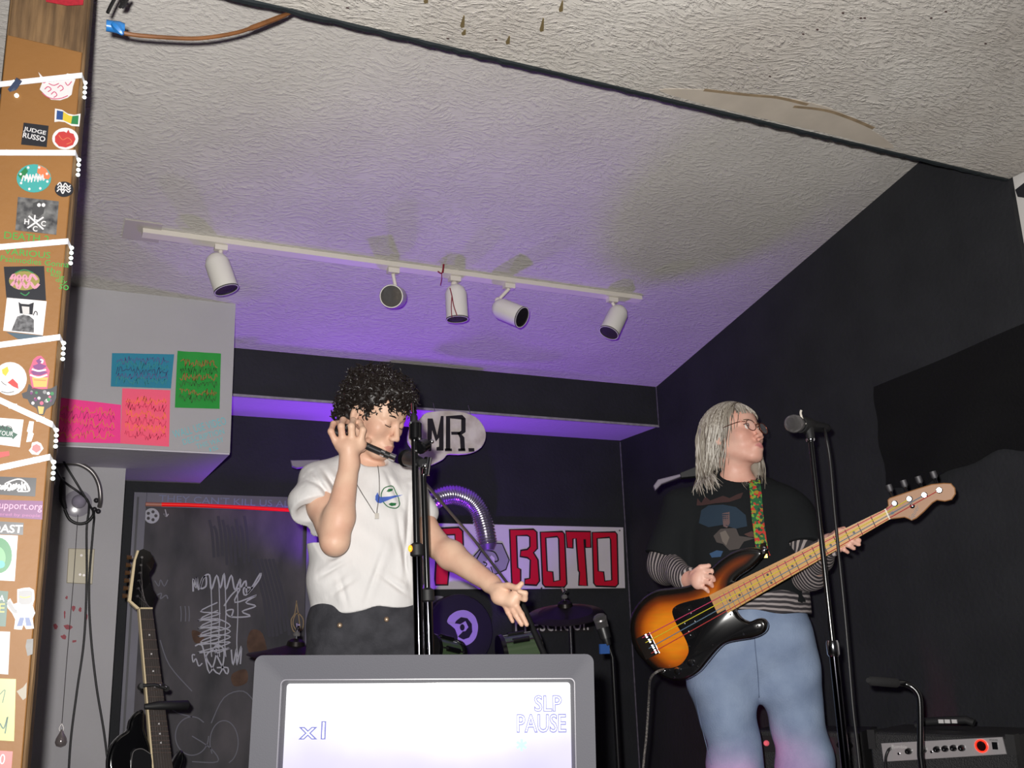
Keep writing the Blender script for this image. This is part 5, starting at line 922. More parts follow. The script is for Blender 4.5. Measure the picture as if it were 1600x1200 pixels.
for k in range(1, 22):
    t = (1-2**(-k/12))*.648/Lg
    if t > .99: break
    build(MB().tube([FGt.w(*(n0+(n3-n0)*t), .0052), FGt.w(*(n1+(n2-n1)*t), .0052)], .0013, 6), 'fret', m_fret, fbd)
    if k in (3, 5, 7, 9, 12, 15, 17, 19): t2 = (t+(1-2**(-(k-1)/12))*.648/Lg)/2; p = (n0+n1)/2+((n2+n3)/2-(n0+n1)/2)*t2; build(MB().lathe(FGt.w(*p, .005), FGt.n, [(.003, 0), (.003, .0006)], 8), 'dot_inlay', m_white, fbd)
for k in range(6):
    y = 412+k*29; a = V(G([(330-k*3.2+8, y)])[0]); q = V(G([(302-k*3.2, y-6)])[0]); pg_ = build(MB().lathe(FGt.w(*a, 0), FGt.n, [(.0045, 0), (.004, .008)], 10), 'tuner_post', m_chrome, gt); build(MB().tube([FGt.w(*a, -.016), FGt.w(*q, -.016)], .003, 6), 'tuner_shaft', m_chrome, pg_); build(MB().tube([FGt.w(*(q+(.004, 0)), -.016), FGt.w(*(q-(.012, 0)), -.016)], [.006, .008], 8, flat=.5, fdir=FGt.n), 'tuner_key', mat('amber_key', (74, 50, 28), .3), pg_, 60)
    s = .1+.16*k; b0 = n0+(n1-n0)*s; b1 = n3+(n2-n3)*s+((n3-n0)*.45); build(MB().tube([FGt.w(*a, .007), FGt.w(*b0, .007), FGt.w(*b1, .010)], .0006, 4), 'string', m_steel, gt)
bo = [(352, 1050), (352, 985), (325, 985), (300, 1015), (290, 1055), (262, 1075), (232, 1110), (215, 1170), (218, 1240), (205, 1320), (160, 1400), (170, 1520), (260, 1620), (430, 1640), (560, 1590), (600, 1480), (560, 1370), (500, 1290), (490, 1220), (505, 1160), (490, 1130), (462, 1170), (440, 1215), (390, 1215), (376, 1120)]
bp = FGt.pts(spline(cg(bo), 3, True)); R_, lv = body_mesh(FGt, bp, -.045, -.003, .010, .004); skin(R_, 'body', m_gb, gt, 0)
build(MB().prism(FGt, FGt.pts(spline(cg([(300, 1140), (330, 1130), (375, 1150), (385, 1230), (460, 1240), (480, 1350), (440, 1450), (330, 1460), (280, 1380), (300, 1260)]), 3, True)), -.0029, -.0006, .0008), 'pickguard', mat('pearl_black', (28, 28, 30), .15), gt)
build(MB().stroke(FGt, spline(FGt.pts(cg([(300, 1190), (308, 1140), (340, 1128), (376, 1150)])), 5), .002, .0002), 'pickguard_edge', m_steel, gt)
for y in (1270, 1340, 1400): p = G([(420, y)])[0]; build(MB().fbox(FGt, p[0]-.034, p[1]-.009, p[0]+.034, p[1]+.009, -.001, .004), 'pickup', m_bk, gt)
p = G([(420, 1470)])[0]; build(MB().fbox(FGt, p[0]-.035, p[1]-.02, p[0]+.035, p[1]+.02, -.002, .006), 'bridge', m_chrome, gt)
gs = thing('guitar_stand', 'black guitar stand with a padded yoke around the guitar neck', 'guitar stand', (FGt.w(.02, 0, -.16)[0], FGt.w(.02, 0, -.16)[1], 0)); S3 = lambda x, y, c: FGt.w(*G([(x, y)])[0], c)
build(MB().tube([S3(400, 960, -.07), S3(400, 1100, -.1), V((*S3(410, 1400, -.16)[:2], .05))], .011, 10), 'column', m_bk, gs, 60)
build(MB().tube([S3(338, 893, .012), S3(346, 890, -.03), S3(390, 905, -.045), S3(425, 890, -.03), S3(430, 905, .012)], [.009, .012, .012, .012, .009], 10), 'yoke', m_mt, gs, 60); build(MB().tube([S3(340, 893, .012), S3(380, 890, .016), S3(428, 903, .012)], .0055, 8), 'yoke_strap', m_mt, gs, 60)
for x, y in ((400, 893), (422, 900)): build(MB().ball(S3(x, y, .021), .0045, 8), 'yoke_stud', m_chrome, gs)
build(MB().tube([S3(400, 915, -.045), S3(400, 970, -.07)], .010, 8), 'neck_tube', m_bk, gs); build(MB().tube([S3(345, 972, .014), S3(395, 968, .018), S3(505, 966, .014), S3(510, 968, .012)], [.009, .014, .016, .010], 10), 'padded_arm', m_mt, gs, 60); build(MB().tube([S3(400, 968, -.07), S3(440, 968, -.02), S3(440, 968, .012)], .009, 8), 'arm_joint', m_bk, gs)
cb_ = S3(410, 1400, -.16)
for k in range(3): an = .8+k*2.09; build(MB().tube([(cb_[0], cb_[1], .14), (cb_[0]+.25*math.cos(an), cb_[1]+.2*math.sin(an), .012)], .009, 8), 'leg', m_bk, gs, 60)
# ================================================================== PEOPLE
def skinmat(name, c, c2): return mat(name, c, .48, var=.3, vscale=14, col2=c2, bump=.06, bscale=220, spec=.4)
m_eye = mat('eye_white', (226, 220, 214), .2); m_iris = mat('iris_dark', (52, 40, 34), .15)
def head_axes(v, r, yaw, pitch, roll=0.0):
    y, p = math.radians(yaw), math.radians(pitch); F = -v*math.cos(y)+r*math.sin(y); L = r*math.cos(y)+v*math.sin(y)
    F2 = F*math.cos(p)+UP*math.sin(p); U2 = UP*math.cos(p)-F*math.sin(p); a = math.radians(roll)
    L3 = L*math.cos(a)+U2*math.sin(a); U3 = U2*math.cos(a)-L*math.sin(a); return np.stack([F2, L3, U3])
def head(fd, o, A, s=1.0, fem=False, lids=False):
    P = lambda x, y, z: o+s*(A[0]*x+A[1]*y+A[2]*z); E = lambda c, r, k=.012, cut=False: fd.ell(P(*c), [q*s for q in r], A, k*s, cut); K = lambda a, b, ra, rb, k=.01, cut=False: fd.cone(P(*a), P(*b), ra*s, rb*s, k*s, cut=cut)
    E((-.014, 0, .030), (.098, .076, .090)); E((.038, 0, .034), (.050, .060, .052), .03); E((.030, 0, -.042), (.058, .057, .072), .03)
    j = .9 if fem else 1.0
    E((.070, 0, -.102), (.020*j, .022*j, .016), .022)
    for q in (-1, 1):
        K((.0, q*.054*j, -.055), (.062, q*.016, -.102), .017, .014, .022); E((.056, q*.040, -.028), (.026, q and .024, .024), .02); K((.083, q*.014, .016), (.070, q*.046, .013), .0095, .008, .012)
    K((.090, 0, .002), (.1085, 0, -.040), .0068, .0085 if fem else .0094, .012)
    for q in (-1, 1): E((.100, q*.0115, -.045), (.011, .0075, .0075), .008)
    for q in (-1, 1): E((.101, q*.031, -.004), (.016, .017, .012), .012, True)
    E((.078, 0, -.076), (.020, .027, .020), .016)
    K((.0900, -.017, -.0715), (.0955, 0, -.0695), .0042, .0052, .006); K((.0900, .017, -.0715), (.0955, 0, -.0695), .0042, .0052, .006); K((.0905, -.012, -.0818), (.0905, .012, -.0818), .0060, .0060, .007)
    K((.0970, -.024, -.0758), (.1005, 0, -.0764), .0020, .0020, .004, True); K((.0970, .024, -.0758), (.1005, 0, -.0764), .0020, .0020, .004, True)
    for q in (-1, 1):
        E((.0765, q*.031, -.004), (.0135, .0150, .0125), .005) if lids else E((.0745, q*.031, -.004), (.0125, .0150, .0125), .005)
        E((-.012, q*.079, -.010), (.017, .009, .031), .006); E((-.006, q*.088, -.008), (.009, .006, .018), .005, True); E((-.008, q*.080, -.036), (.008, .006, .009), .005)
    return P
def face_parts(P, A, s, par, fem, brow, lash, lids):
    for q in (-1, 1):
        pts = [P(.0915, q*.013, .0165), P(.0905, q*.024, .0205), P(.082, q*.038, .0195), P(.070, q*.050, .014)]
        build(MB().tube(spline(pts, 4), [.0018]+[.0030]*8+[.0022]*3+[.001], 6), 'eyebrow', brow, par, 60)
        if lids: build(MB().tube(spline([P(.0855, q*.018, -.0105), P(.0915, q*.030, -.0125), P(.083, q*.044, -.0095)], 4), .0014, 5), 'eyelashes', lash, par, 60)
        else:
            c = P(.0775, q*.031, -.004); e = build(MB().ball(c, .0118*s, 14), 'eye', m_eye, par, 60); g = unit(A[0]+.25*A[1]); build(MB().lathe(c+g*.0100*s, g, [(.0062*s, 0), (.0055*s, .0016), (.001, .0022)], 12), 'iris', m_iris, e, 60)
            build(MB().tube(spline([P(.084, q*.017, .000), P(.0912, q*.030, .0052), P(.083, q*.045, .002)], 4), .0015, 5), 'eyelashes', lash, par, 60)
def lips(P, A, o, s):
    c = P(.094, 0, -.0765)
    def pick(x): d = (x-c) @ A.T; return ((np.abs(d[:, 1]) < .021*s) & (np.abs(d[:, 2]) < .0098*s*(1-(np.abs(d[:, 1])/(.023*s))**2)) & (d[:, 0] > -.014*s)).astype(int)
    return pick
# ------------------------------------------------------------------ young man in the white T-shirt
DM = 3.1; vM = unit(V((*ray(577, 850)[:2], 0))); rM = np.cross(vM, UP); M = lambda x, y, d=0.0: at(x, y, DM+d)
man = thing('person', 'person in white T-shirt playing a small black flute, arm reaching down', 'person', (*M(577, 900)[:2], 0)); HM = .0036
AM = head_axes(vM, rM, 52, -27, 3); oM = M(587, 648, -.04)
hip = M(577, 985); gz = lambda p, z: V((p[0], p[1], z))
F = Field(np.minimum.reduce([M(430, 700), M(850, 700), M(540, 700, .45), M(540, 700, -.45)])-(0, 0, 0), (0, 0, 0), 1.0) if False else None
pts_all = [M(500, 860, -.30), M(830, 985, -.45), M(845, 950, -.1), M(440, 760, .0), M(577, 560, .22), M(577, 900, .22), gz(hip-rM*.2-vM*.25, -.01), gz(hip+rM*.2+vM*.2, 0)]
lo = np.minimum.reduce(pts_all)-.03; hi = np.maximum.reduce(pts_all)+.03; lo[2] = 0.0
F = Field(lo, hi, HM)
F.chain([M(577, 1000), M(575, 930), M(573, 835), M(573, 775)], [.120, .115, .118, .100], .05, flat=.64, nrm=vM)
F.cone(M(503, 757, .01), M(622, 759, .04), .052, .052, .05); F.cone(M(577, 752, .03), oM-AM[2]*.05-AM[0]*.035, .055, .050, .022)
shR, elR, wrR = M(494, 752, .0), M(523, 846, -.19), M(546, 724, -.15); shL, elL, wrL = M(626, 762, .04), M(680, 850, -.03), M(767, 912, -.20)
F.chain([shR, shR+(elR-shR)*.45, elR], [.052, .047, .038], .02); F.chain([elR, elR+(wrR-elR)*.3, wrR], [.038, .042, .0275], .02); F.chain([shL, shL+(elL-shL)*.45, elL], [.052, .046, .037], .02); F.chain([elL, elL+(wrL-elL)*.3, wrL], [.037, .041, .026], .02)
# right hand: back of the hand to the camera, fingers up and curled over the flute
F.cone(wrR, M(545, 700, -.155), .027, .030, .015); F.chain([M(533, 694, -.15), M(562, 694, -.15)], [.021, .021], .015)
for k, (a, b, c, e, r) in enumerate((((524, 690, -.155), (517, 674, -.165), (521, 662, -.14), (530, 660, -.11), .0092), ((535, 684, -.162), (533, 666, -.175), (536, 656, -.145), (545, 660, -.115), .0100), ((550, 685, -.165), (549, 666, -.178), (552, 657, -.148), (559, 664, -.118), .0100), ((563, 690, -.162), (567, 672, -.172), (562, 660, -.142), (562, 668, -.115), .0095))):
    F.chain([M(*a), M(*b), M(*c), M(*e)], [r*1.1, r, r*.92, r*.8], .006)
F.chain([M(552, 706, -.14), M(566, 699, -.115), M(574, 690, -.10)], [.016, .0115, .009], .010)
# left hand: palm up, reaching down to the right
F.cone(wrL, M(785, 929, -.25), .025, .026, .012, flat=.7, nrm=unit(vM-.3*UP)); F.chain([M(779, 934, -.245), M(801, 940, -.265), M(806, 930, -.27)], [.019, .017, .016], .014)
for L, r in (([(786, 940, -.25), (794, 957, -.262), (801, 971, -.26)], .0085), ([(795, 943, -.258), (806, 962, -.275), (815, 976, -.275)], .0092), ([(803, 940, -.265), (815, 960, -.285), (823, 976, -.285)], .0095), ([(806, 931, -.27), (820, 936, -.29), (821, 927, -.30), (811, 924, -.30)], .0095), ([(778, 916, -.24), (795, 915, -.27), (808, 919, -.29), (815, 912, -.295)], .0105)):
    F.chain([M(*p) for p in L], list(np.linspace(r*.95, r*.72, len(L))), .003)
for q in (-1, 1):
    h = hip+rM*.085*q; F.chain([h+(0, 0, .0), gz(h+rM*.015*q, .48), gz(h+rM*.02*q+vM*.02, .1)], [.088, .060, .040], .03); F.cone(gz(h+rM*.02*q+vM*.02, .07), gz(h+rM*.05*q-vM*.15, .035), .036, .028, .02)
PM = head(F, oM, AM, 1.0, False, True)
m_sm = skinmat('skin_light', (226, 188, 162), (216, 170, 146)); m_lip = mat('lips_rose', (206, 146, 130), .45)
bodyM, bvM, _, _ = skin(F, 'body', [m_sm, m_lip], man, 1, lips(PM, AM, oM, 1)); m_hair = mat('dark_curls', (30, 23, 20), .45, spec=.5)
face_parts(PM, AM, 1, man, False, m_hair, m_hair, True)
# T-shirt
lo2 = np.minimum.reduce([M(440, 760, -.15), M(577, 700, .22), M(700, 800, -.2)])-.03; hi2 = np.maximum.reduce([M(440, 760, .2), M(577, 700, .22), M(700, 800, .2)])+.03; lo2[2] = M(577, 985)[2]; hi2[2] = M(577, 690)[2]
S = Field(lo2, hi2, HM)
S.chain([M(574, 975), M(572, 900), M(569, 835), M(568, 785)], [.160, .156, .156, .140], .05, flat=.70, nrm=vM); S.cone(M(502, 757, .01), M(622, 762, .04), .069, .066, .05); S.cone(M(579, 752, .02), M(580, 735, .01), .070, .064, .03)
slv = M(487, 786, -.055); S.cone(M(503, 758, .0), slv, .074, .077, .03); S.cone(shL, shL+(elL-shL)*.45, .066, .064, .03)
aR = unit(slv-M(505, 760)); nS = unit(-UP*.75-vM*.45+rM*.25); S.half(slv+nS*.030, nS, slv-(.12, .12, .11), slv+(.055, .12, .07)); 
S.cone(slv+nS*.068, slv+nS*.16, .064, .064, .004, cut=True)
S.half(M(560, 956), -UP+.05*rM); S.ell(M(584, 712, -.05), (.050, .062, .034), np.stack([rM, vM, UP]), .008, True)
S.ell(M(515, 962, -.1), (.020, .12, .024), np.stack([rM, vM, UP]), .006, True)
rng = np.random.RandomState(3)
def folds(x, y, z): a = (x-hip[0])*rM[0]+(y-hip[1])*rM[1]; return .0060*np.sin(22*a+9*z+2*np.sin(11*z))*(.4+.6*np.sin(5*z+1)**2)+.0042*np.sin(36*a-26*z+1.3+1.5*np.sin(8*a))+.0030*np.sin(58*z+24*a+2*np.sin(9*a))
CR = [((505, 738), (540, 792), .007), ((490, 742), (528, 806), .006), ((478, 752), (512, 776), .006), ((602, 742), (628, 800), .006), ((640, 762), (630, 910), .008), ((618, 800), (640, 930), .006), ((545, 880), (500, 905), .006), ((560, 905), (515, 935), .005), ((600, 860), (570, 945), .005), ((590, 900), (640, 935), .006), ((530, 900), (545, 950), .005)]
def creases(x, y, z):
    a = (x-hip[0])*rM[0]+(y-hip[1])*rM[1]; b = (x-hip[0])*vM[0]+(y-hip[1])*vM[1]; d = 0
    for p, q, g in CR:
        P_, Q_ = M(*p), M(*q); pa, qa = (P_-hip).dot(rM), (Q_-hip).dot(rM); e = np.array([qa-pa, Q_[2]-P_[2]]); t = np.clip(((a-pa)*e[0]+(z-P_[2])*e[1])/e.dot(e), 0, 1); s = np.hypot(a-pa-t*e[0], z-P_[2]-t*e[1])
        d = d+g*(np.exp(-(s/.006)**2)-.7*np.exp(-((s-.014)/.009)**2))*np.sin(np.pi*np.clip(t, .08, .92))
    return np.where(b < .02, d, 0)
S.warp(folds); S.warp(creases); m_tee = mat('white_cotton', (222, 220, 219), .85, bump=.25, bscale=30, spec=.2, stretch=(1, 1, .45))
tee, bvT, _, _ = skin(S, 't_shirt', m_tee, man, 1)
# jeans and shoes
J = Field((min(hip[0], 9)-.30, hip[1]-.32, .0), (hip[0]+.30, hip[1]+.30, M(577, 930)[2]), .0045)
J.chain([M(577, 990), M(575, 945)], [.150, .146], .03, flat=.70, nrm=vM); J.half(M(575, 946), UP)
for q in (-1, 1): h = hip+rM*.082*q; J.chain([h, gz(h+rM*.015*q, .48), gz(h+rM*.02*q+vM*.02, .07)], [.104, .080, .066], .04)
J.half((0, 0, .05), -UP); J.warp(lambda x, y, z: .004*np.sin(34*z+12*x)); m_jean = mat('faded_black_denim', (58, 58, 64), .85, var=.35, vscale=22, col2=(40, 40, 46), bump=.2, bscale=200)
jn, bvJ, _, _ = skin(J, 'jeans', m_jean, man, 1)
for x, y in ((531, 977), (604, 968)): build(MB().lathe(drape(bvJ, x, y, .001), unit(-vM), [(.008, 0), (.006, .003), (.002, .004)], 10), 'rivet', mat('rivet_copper', (130, 110, 92), .4, .6), jn)
for q in (-1, 1):
    Sh = Field((hip[0]-.35, hip[1]-.40, 0), (hip[0]+.35, hip[1]+.25, .14), .005); h = hip+rM*.10*q; Sh.chain([gz(h+vM*.04, .055), gz(h+rM*.03*q-vM*.10, .045), gz(h+rM*.05*q-vM*.17, .038)], [.050, .046, .036], .02); Sh.half((0, 0, .004), -UP); skin(Sh, 'shoe', mat('shoe_black', (26, 26, 28), .5), man, 1)
# print and necklace
kk = lambda L: [(430+x*.25, 560+y*.25) for x, y in L]; c_sw = mat('print_royal', (70, 100, 186), .7); c_gn = mat('print_green', (50, 136, 100), .7)
decal(bvT, kk([(638, 838), (644, 858), (655, 869), (690, 867), (740, 860), (800, 853), (735, 876), (690, 895), (655, 908), (635, 904), (623, 886), (624, 862)]), c_sw, 'swoosh_print', tee, .0032, 2.0)
line_on(bvT, kk([(690, 806), (735, 800), (756, 838), (772, 876), (775, 915), (760, 935), (738, 938), (702, 928), (672, 896), (660, 860), (670, 826)]), .0016, c_gn, 'ball_print', tee, .0018, True, 3)
decal(bvT, kk([(694, 832), (708, 816), (734, 816), (728, 830), (708, 836)]), c_gn, 'ball_print_patch', tee, .0022, 2); decal(bvT, kk([(706, 914), (724, 904), (756, 906), (752, 920), (726, 926)]), c_gn, 'ball_print_patch', tee, .0022, 2)
nb = thing if False else None; nck = line_on(bvT, [(549, 742), (560, 762), (574, 785), (587, 804), (589, 795), (592, 770), (592, 745), (590, 728)], .0012, mat('chain_dark', (86, 80, 74), .4, .6), 'necklace', man, .003)
pc = drape(bvT, 588.5, 807, .006); build(MB().fbox(Frame(pc, rM, UP), -.006, -.008, .006, .008, -.004, .004), 'pendant', mat('pendant_silver', (110, 106, 100), .3, .7), nck)
# curls
H_ = Field(oM-.19, oM+.19, .004); Ph = lambda x, y, z: oM+AM[0]*x+AM[1]*y+AM[2]*z
H_.ell(Ph(-.022, 0, .050), (.104, .092, .090), AM, .02); H_.ell(Ph(-.060, 0, -.010), (.062, .080, .075), AM, .03); H_.ell(Ph(.045, .0, .088), (.050, .066, .034), AM, .02); H_.ell(Ph(.105, 0, -.03), (.10, .095, .080), AM, .015, True)
for q in (-1, 1): H_.ell(Ph(.004, q*.092, -.026), (.040, .026, .048), AM, .01, True)
H_.warp(lambda x, y, z: .006*np.sin(130*x+40*z)*np.sin(120*y)*np.sin(115*z+30*x)); hr, bvH, hv, hf = skin(H_, 'hair', m_hair, man, 0)
mb = MB(); cen = Ph(-.02, 0, .04); sel = [i for i in range(0, len(hv))]; rc = random.Random(11); mcount = 0
while mcount < 1150:
    p = hv[rc.choice(sel)]; d = unit(p-cen); loc = (p-oM) @ AM.T
    if loc[2] < -.07 or (loc[0] > .07 and loc[2] < .05) or (abs(loc[1]) > .05 and loc[2] < .0 and loc[0] > -.03): continue
    mcount += 1; dr = unit(d*.7+V([rc.gauss(0, .6), rc.gauss(0, .6), rc.gauss(-.2, .5)])); u, q = basis(dr); L = rc.uniform(.018, .036); R = rc.uniform(.0045, .0085); turns = rc.uniform(1.0, 2.0); ph = rc.uniform(0, 6.28); pts = []
    for i in range(13): t = i/12; an = ph+turns*6.283*t; pts.append(p-d*.006+dr*L*t+R*(u*math.cos(an)+q*math.sin(an))*(.4+.6*t))
    mb.tube(pts, [.0024]*10+[.002, .0015, .0008], 5)
for k in range(46):                                                    # fringe falling over the forehead
    y = rc.uniform(-.062, .066); p = Ph(.070+.018*math.cos(y*20), y, rc.uniform(.060, .082)); dr = unit(AM[0]*.35-AM[2]*rc.uniform(.5, 1.2)+AM[1]*rc.gauss(0, .35)); u, q = basis(dr); L = rc.uniform(.025, .045); ph = rc.uniform(0, 6.28); R = rc.uniform(.004, .008)
    mb.tube([p+dr*L*t+R*(u*math.cos(ph+9*t)+q*math.sin(ph+9*t)) for t in np.linspace(0, 1, 13)], [.0026]*10+[.002, .0016, .0008], 5)
o = build(mb, 'curls', m_hair, hr, 60, kind='stuff')
# the small flute
fl0, fl1 = M(530, 678, -.115), M(610, 713, -.13); fd_ = unit(fl1-fl0); fu = thing('piccolo_flute', 'short black flute with silver bands held at the mouth', 'flute', (fl0+fl1)/2)
build(MB().tube([fl0-fd_*.02, fl1-fd_*.03], .0105, 14), 'tube', m_mic, fu, 60); build(MB().tube([fl1-fd_*.03, fl1-fd_*.018], .0112, 14), 'band', m_chrome, fu, 60); build(MB().tube([fl1-fd_*.018, fl1-fd_*.002], .0100, 14), 'joint', m_mic, fu, 60); build(MB().tube([fl1-fd_*.002, fl1+fd_*.016], .0112, 14), 'end_cap', m_chrome, fu, 60)
for k in range(4): build(MB().lathe(fl0+fd_*(.03+k*.022)-vM*.0100, -vM, [(.0035, 0), (.003, .002)], 8), 'finger_hole', m_sk, fu)
# ------------------------------------------------------------------ bass player
DW = 3.45; vW = unit(V((*ray(1165, 900)[:2], 0))); rW = np.cross(vW, UP); W = lambda x, y, d=0.0: at(x, y, DW+d)
wom = thing('person', 'person with long grey-blonde hair and glasses playing the bass guitar', 'person', (*W(1180, 900)[:2], 0))
AW = head_axes(vW, rW, 52, 14, -5); oW = W(1147, 683, -.02); SWm = .96; hipW = W(1180, 990)
kn1, kn2 = W(1148, 1200, -.06), W(1257, 1200, .0)
pts_all = [W(1000, 880, -.35), W(1350, 860, -.45), W(1180, 600, .2), W(1180, 900, .2), gz(kn1-vW*.3-rW*.1, 0), gz(kn2+rW*.2+vW*.15, 0)]
lo = np.minimum.reduce(pts_all)-.03; hi = np.maximum.reduce(pts_all)+.03; lo[2] = 0
F = Field(lo, hi, HM)
F.chain([W(1180, 1000), W(1175, 930), W(1160, 840), W(1152, 795)], [.150, .125, .140, .118], .05, flat=.70, nrm=vW); F.cone(W(1090, 785, .01), W(1214, 790, .0), .048, .048, .05); F.cone(W(1150, 785, .02), oW-AW[2]*.05-AW[0]*.015, .056, .050, .03)
sR, eR, rR = W(1066, 795, .0), W(1038, 885, -.03), W(1076, 905, -.235); sL, eL, rL = W(1236, 798, .0), W(1262, 896, -.08), W(1297, 848, -.31)
F.chain([sR, eR], [.046, .036], .02); F.chain([eR, eR+(rR-eR)*.35, rR], [.036, .038, .025], .02); F.chain([sL, eL], [.046, .036], .02); F.chain([eL, eL+(rL-eL)*.35, rL], [.036, .038, .025], .02)
F.cone(rR, W(1092, 905, -.285), .024, .025, .012, flat=.75, nrm=vW); F.cone(W(1095, 896, -.285), W(1091, 913, -.285), .017, .016, .012)
for L, r in (([(1096, 891, -.287), (1112, 892, -.305), (1126, 905, -.285)], .0092), ([(1097, 899, -.29), (1112, 902, -.310), (1124, 914, -.287)], .0095), ([(1096, 907, -.29), (1109, 911, -.308), (1119, 922, -.287)], .0092), ([(1093, 915, -.288), (1103, 920, -.302), (1111, 929, -.287)], .0082), ([(1082, 896, -.275), (1095, 886, -.290), (1108, 884, -.29)], .0105)): F.chain([W(*p) for p in L], list(np.linspace(r*.90, r*.70, len(L))), .0025)
F.cone(rL, W(1312, 842, -.365), .024, .024, .012, flat=.75, nrm=vW); F.cone(W(1314, 833, -.375), W(1311, 855, -.375), .016, .015, .012)
for L, r in (([(1316, 833, -.378), (1330, 837, -.392), (1343, 844, -.385)], .0090), ([(1317, 840, -.380), (1331, 845, -.395), (1342, 851, -.385)], .0092), ([(1316, 848, -.380), (1326, 852, -.393), (1334, 857, -.383)], .0090), ([(1313, 855, -.378), (1319, 859, -.388), (1325, 863, -.380)], .0080), ([(1300, 838, -.33), (1309, 829, -.36), (1319, 826, -.37)], .0100)): F.chain([W(*p) for p in L], list(np.linspace(r*.90, r*.70, len(L))), .0025)
fo1, fo2 = gz(W(1160, 1300, -.02), .08), gz(W(1262, 1300, .02), .08)
for h, k_, f_, q in ((hipW-rW*.085, kn1, fo1, -1), (hipW+rW*.085, kn2, fo2, 1)): F.chain([h, k_, f_], [.095, .058, .038], .03); F.cone(f_, gz(f_+rW*.04*q-vW*.17, .034), .036, .028, .02)
PW_ = head(F, oW, AW, SWm, True, False); m_sw2 = skinmat('skin_rosy', (226, 182, 164), (216, 160, 142))
_, bvWb, _, _ = skin(F, 'body', [m_sw2, mat('lips_pink', (208, 138, 134), .4)], wom, 1, lips(PW_, AW, oW, SWm)); m_hw = mat('grey_blonde_hair', (152, 144, 132), .34, spec=.6); face_parts(PW_, AW, SWm, wom, True, mat('brow_brown', (120, 98, 80), .7), mat('lash_dark', (40, 30, 28), .6), False)
# black T-shirt over a striped long-sleeved shirt
lo2 = np.minimum.reduce([W(1000, 880, -.2), W(1300, 880, -.2), W(1180, 700, .25)])-.03; hi2 = np.maximum.reduce([W(1000, 880, .1), W(1300, 880, .1), W(1180, 700, .25)])+.03; lo2[2] = W(1180, 985)[2]; hi2[2] = W(1150, 725)[2]
T = Field(lo2, hi2, .0042)
T.chain([W(1176, 950), W(1170, 900), W(1158, 840), W(1152, 800)], [.172, .176, .176, .150], .05, flat=.72, nrm=vW); T.cone(W(1084, 794, .01), W(1218, 798, .0), .066, .066, .06); T.cone(W(1150, 785, .02), W(1150, 762, .0), .076, .066, .03)
pR, pL2 = sR+(eR-sR)*.92, sL+(eL-sL)*.62; T.cone(sR, pR+(pR-sR)*.2, .068, .080, .03); T.cone(sL, pL2+(pL2-sL)*.2, .068, .078, .03)
a = unit(pR-sR); T.half(pR, a-.15*rW, pR-(.1, .1, .09), pR+(.09, .1, .05)); a = unit(pL2-sL); T.half(pL2, a, pL2-(.06, .09, .09), pL2+(.12, .12, .06))
T.half(W(1176, 945), -UP); T.ell(W(1152, 742, -.04), (.062, .060, .036), np.stack([rW, vW, UP]), .008, True)
T.warp(lambda x, y, z: .0035*np.sin(30*((x*rW[0])+(y*rW[1]))+14*z)+.003*np.sin(46*z-20*x)); tshirt, bvT2, _, _ = skin(T, 't_shirt', mat('faded_black_cotton', (27, 29, 31), .9, bump=.2, bscale=60, spec=.15), wom, 1)
def stripes(name, period, rot, c1, c2, frac=.55):
    m = bpy.data.materials.new(name); m.use_nodes = True; nt = m.node_tree; b = nt.nodes['Principled BSDF']; b.inputs['Roughness'].default_value = .85; tc = nt.nodes.new('ShaderNodeTexCoord'); dt = nt.nodes.new('ShaderNodeVectorMath'); dt.operation = 'DOT_PRODUCT'; dt.inputs[1].default_value = tuple(unit(rot)/period)
    nt.links.new(tc.outputs['Object'], dt.inputs[0]); nz = nt.nodes.new('ShaderNodeTexNoise'); nz.inputs['Scale'].default_value = 14; nt.links.new(tc.outputs['Object'], nz.inputs[0]); ad = nt.nodes.new('ShaderNodeMath'); ad.operation = 'MULTIPLY_ADD'; ad.inputs[1].default_value = .9; nt.links.new(nz.outputs['Fac'], ad.inputs[0]); nt.links.new(dt.outputs['Value'], ad.inputs[2])
    fr_ = nt.nodes.new('ShaderNodeMath'); fr_.operation = 'FRACT'; nt.links.new(ad.outputs[0], fr_.inputs[0]); rp = nt.nodes.new('ShaderNodeValToRGB'); rp.color_ramp.interpolation = 'CONSTANT'; rp.color_ramp.elements[0].color = lin(c1); rp.color_ramp.elements[1].position = frac; rp.color_ramp.elements[1].color = lin(c2); nt.links.new(fr_.outputs[0], rp.inputs[0]); nt.links.new(rp.outputs[0], b.inputs['Base Color']); return m
def sleeve(a, b, c, ra, rb, rc_, end, ax):
    lo = np.minimum.reduce([a, b, c])-.09; hi = np.maximum.reduce([a, b, c])+.09; Q = Field(lo, hi, .0036); Q.chain([a, b, c], [ra, rb, rc_], .03); Q.half(c+unit(c-b)*end, c-b, c-.06, c+.06); Q.warp(lambda x, y, z: .003*np.sin(60*(x*ax[0]+y*ax[1]+z*ax[2])+20*z)); return skin(Q, 'sleeve', stripes('striped_knit_%d' % int(abs(ax[2]*1000)), .0135, ax, (46, 42, 46), (158, 148, 146)), wom, 1)
sleeve(sR+(eR-sR)*.6, eR, rR, .056, .052, .036, .008, unit(rW*1.0-vW*.6+UP*.03)); sleeve(sL+(eL-sL)*.4, eL, rL-(rL-eL)*.1, .056, .052, .036, .008, unit(rW*.8-vW*.8+UP*.06))
U = Field(np.minimum(W(1050, 900, -.25), W(1300, 900, .2))-(.1, .1, 0), np.maximum(W(1050, 900, -.2), W(1300, 900, .25))+.1, .0042); U.lo[2] = W(1180, 985)[2]-.03
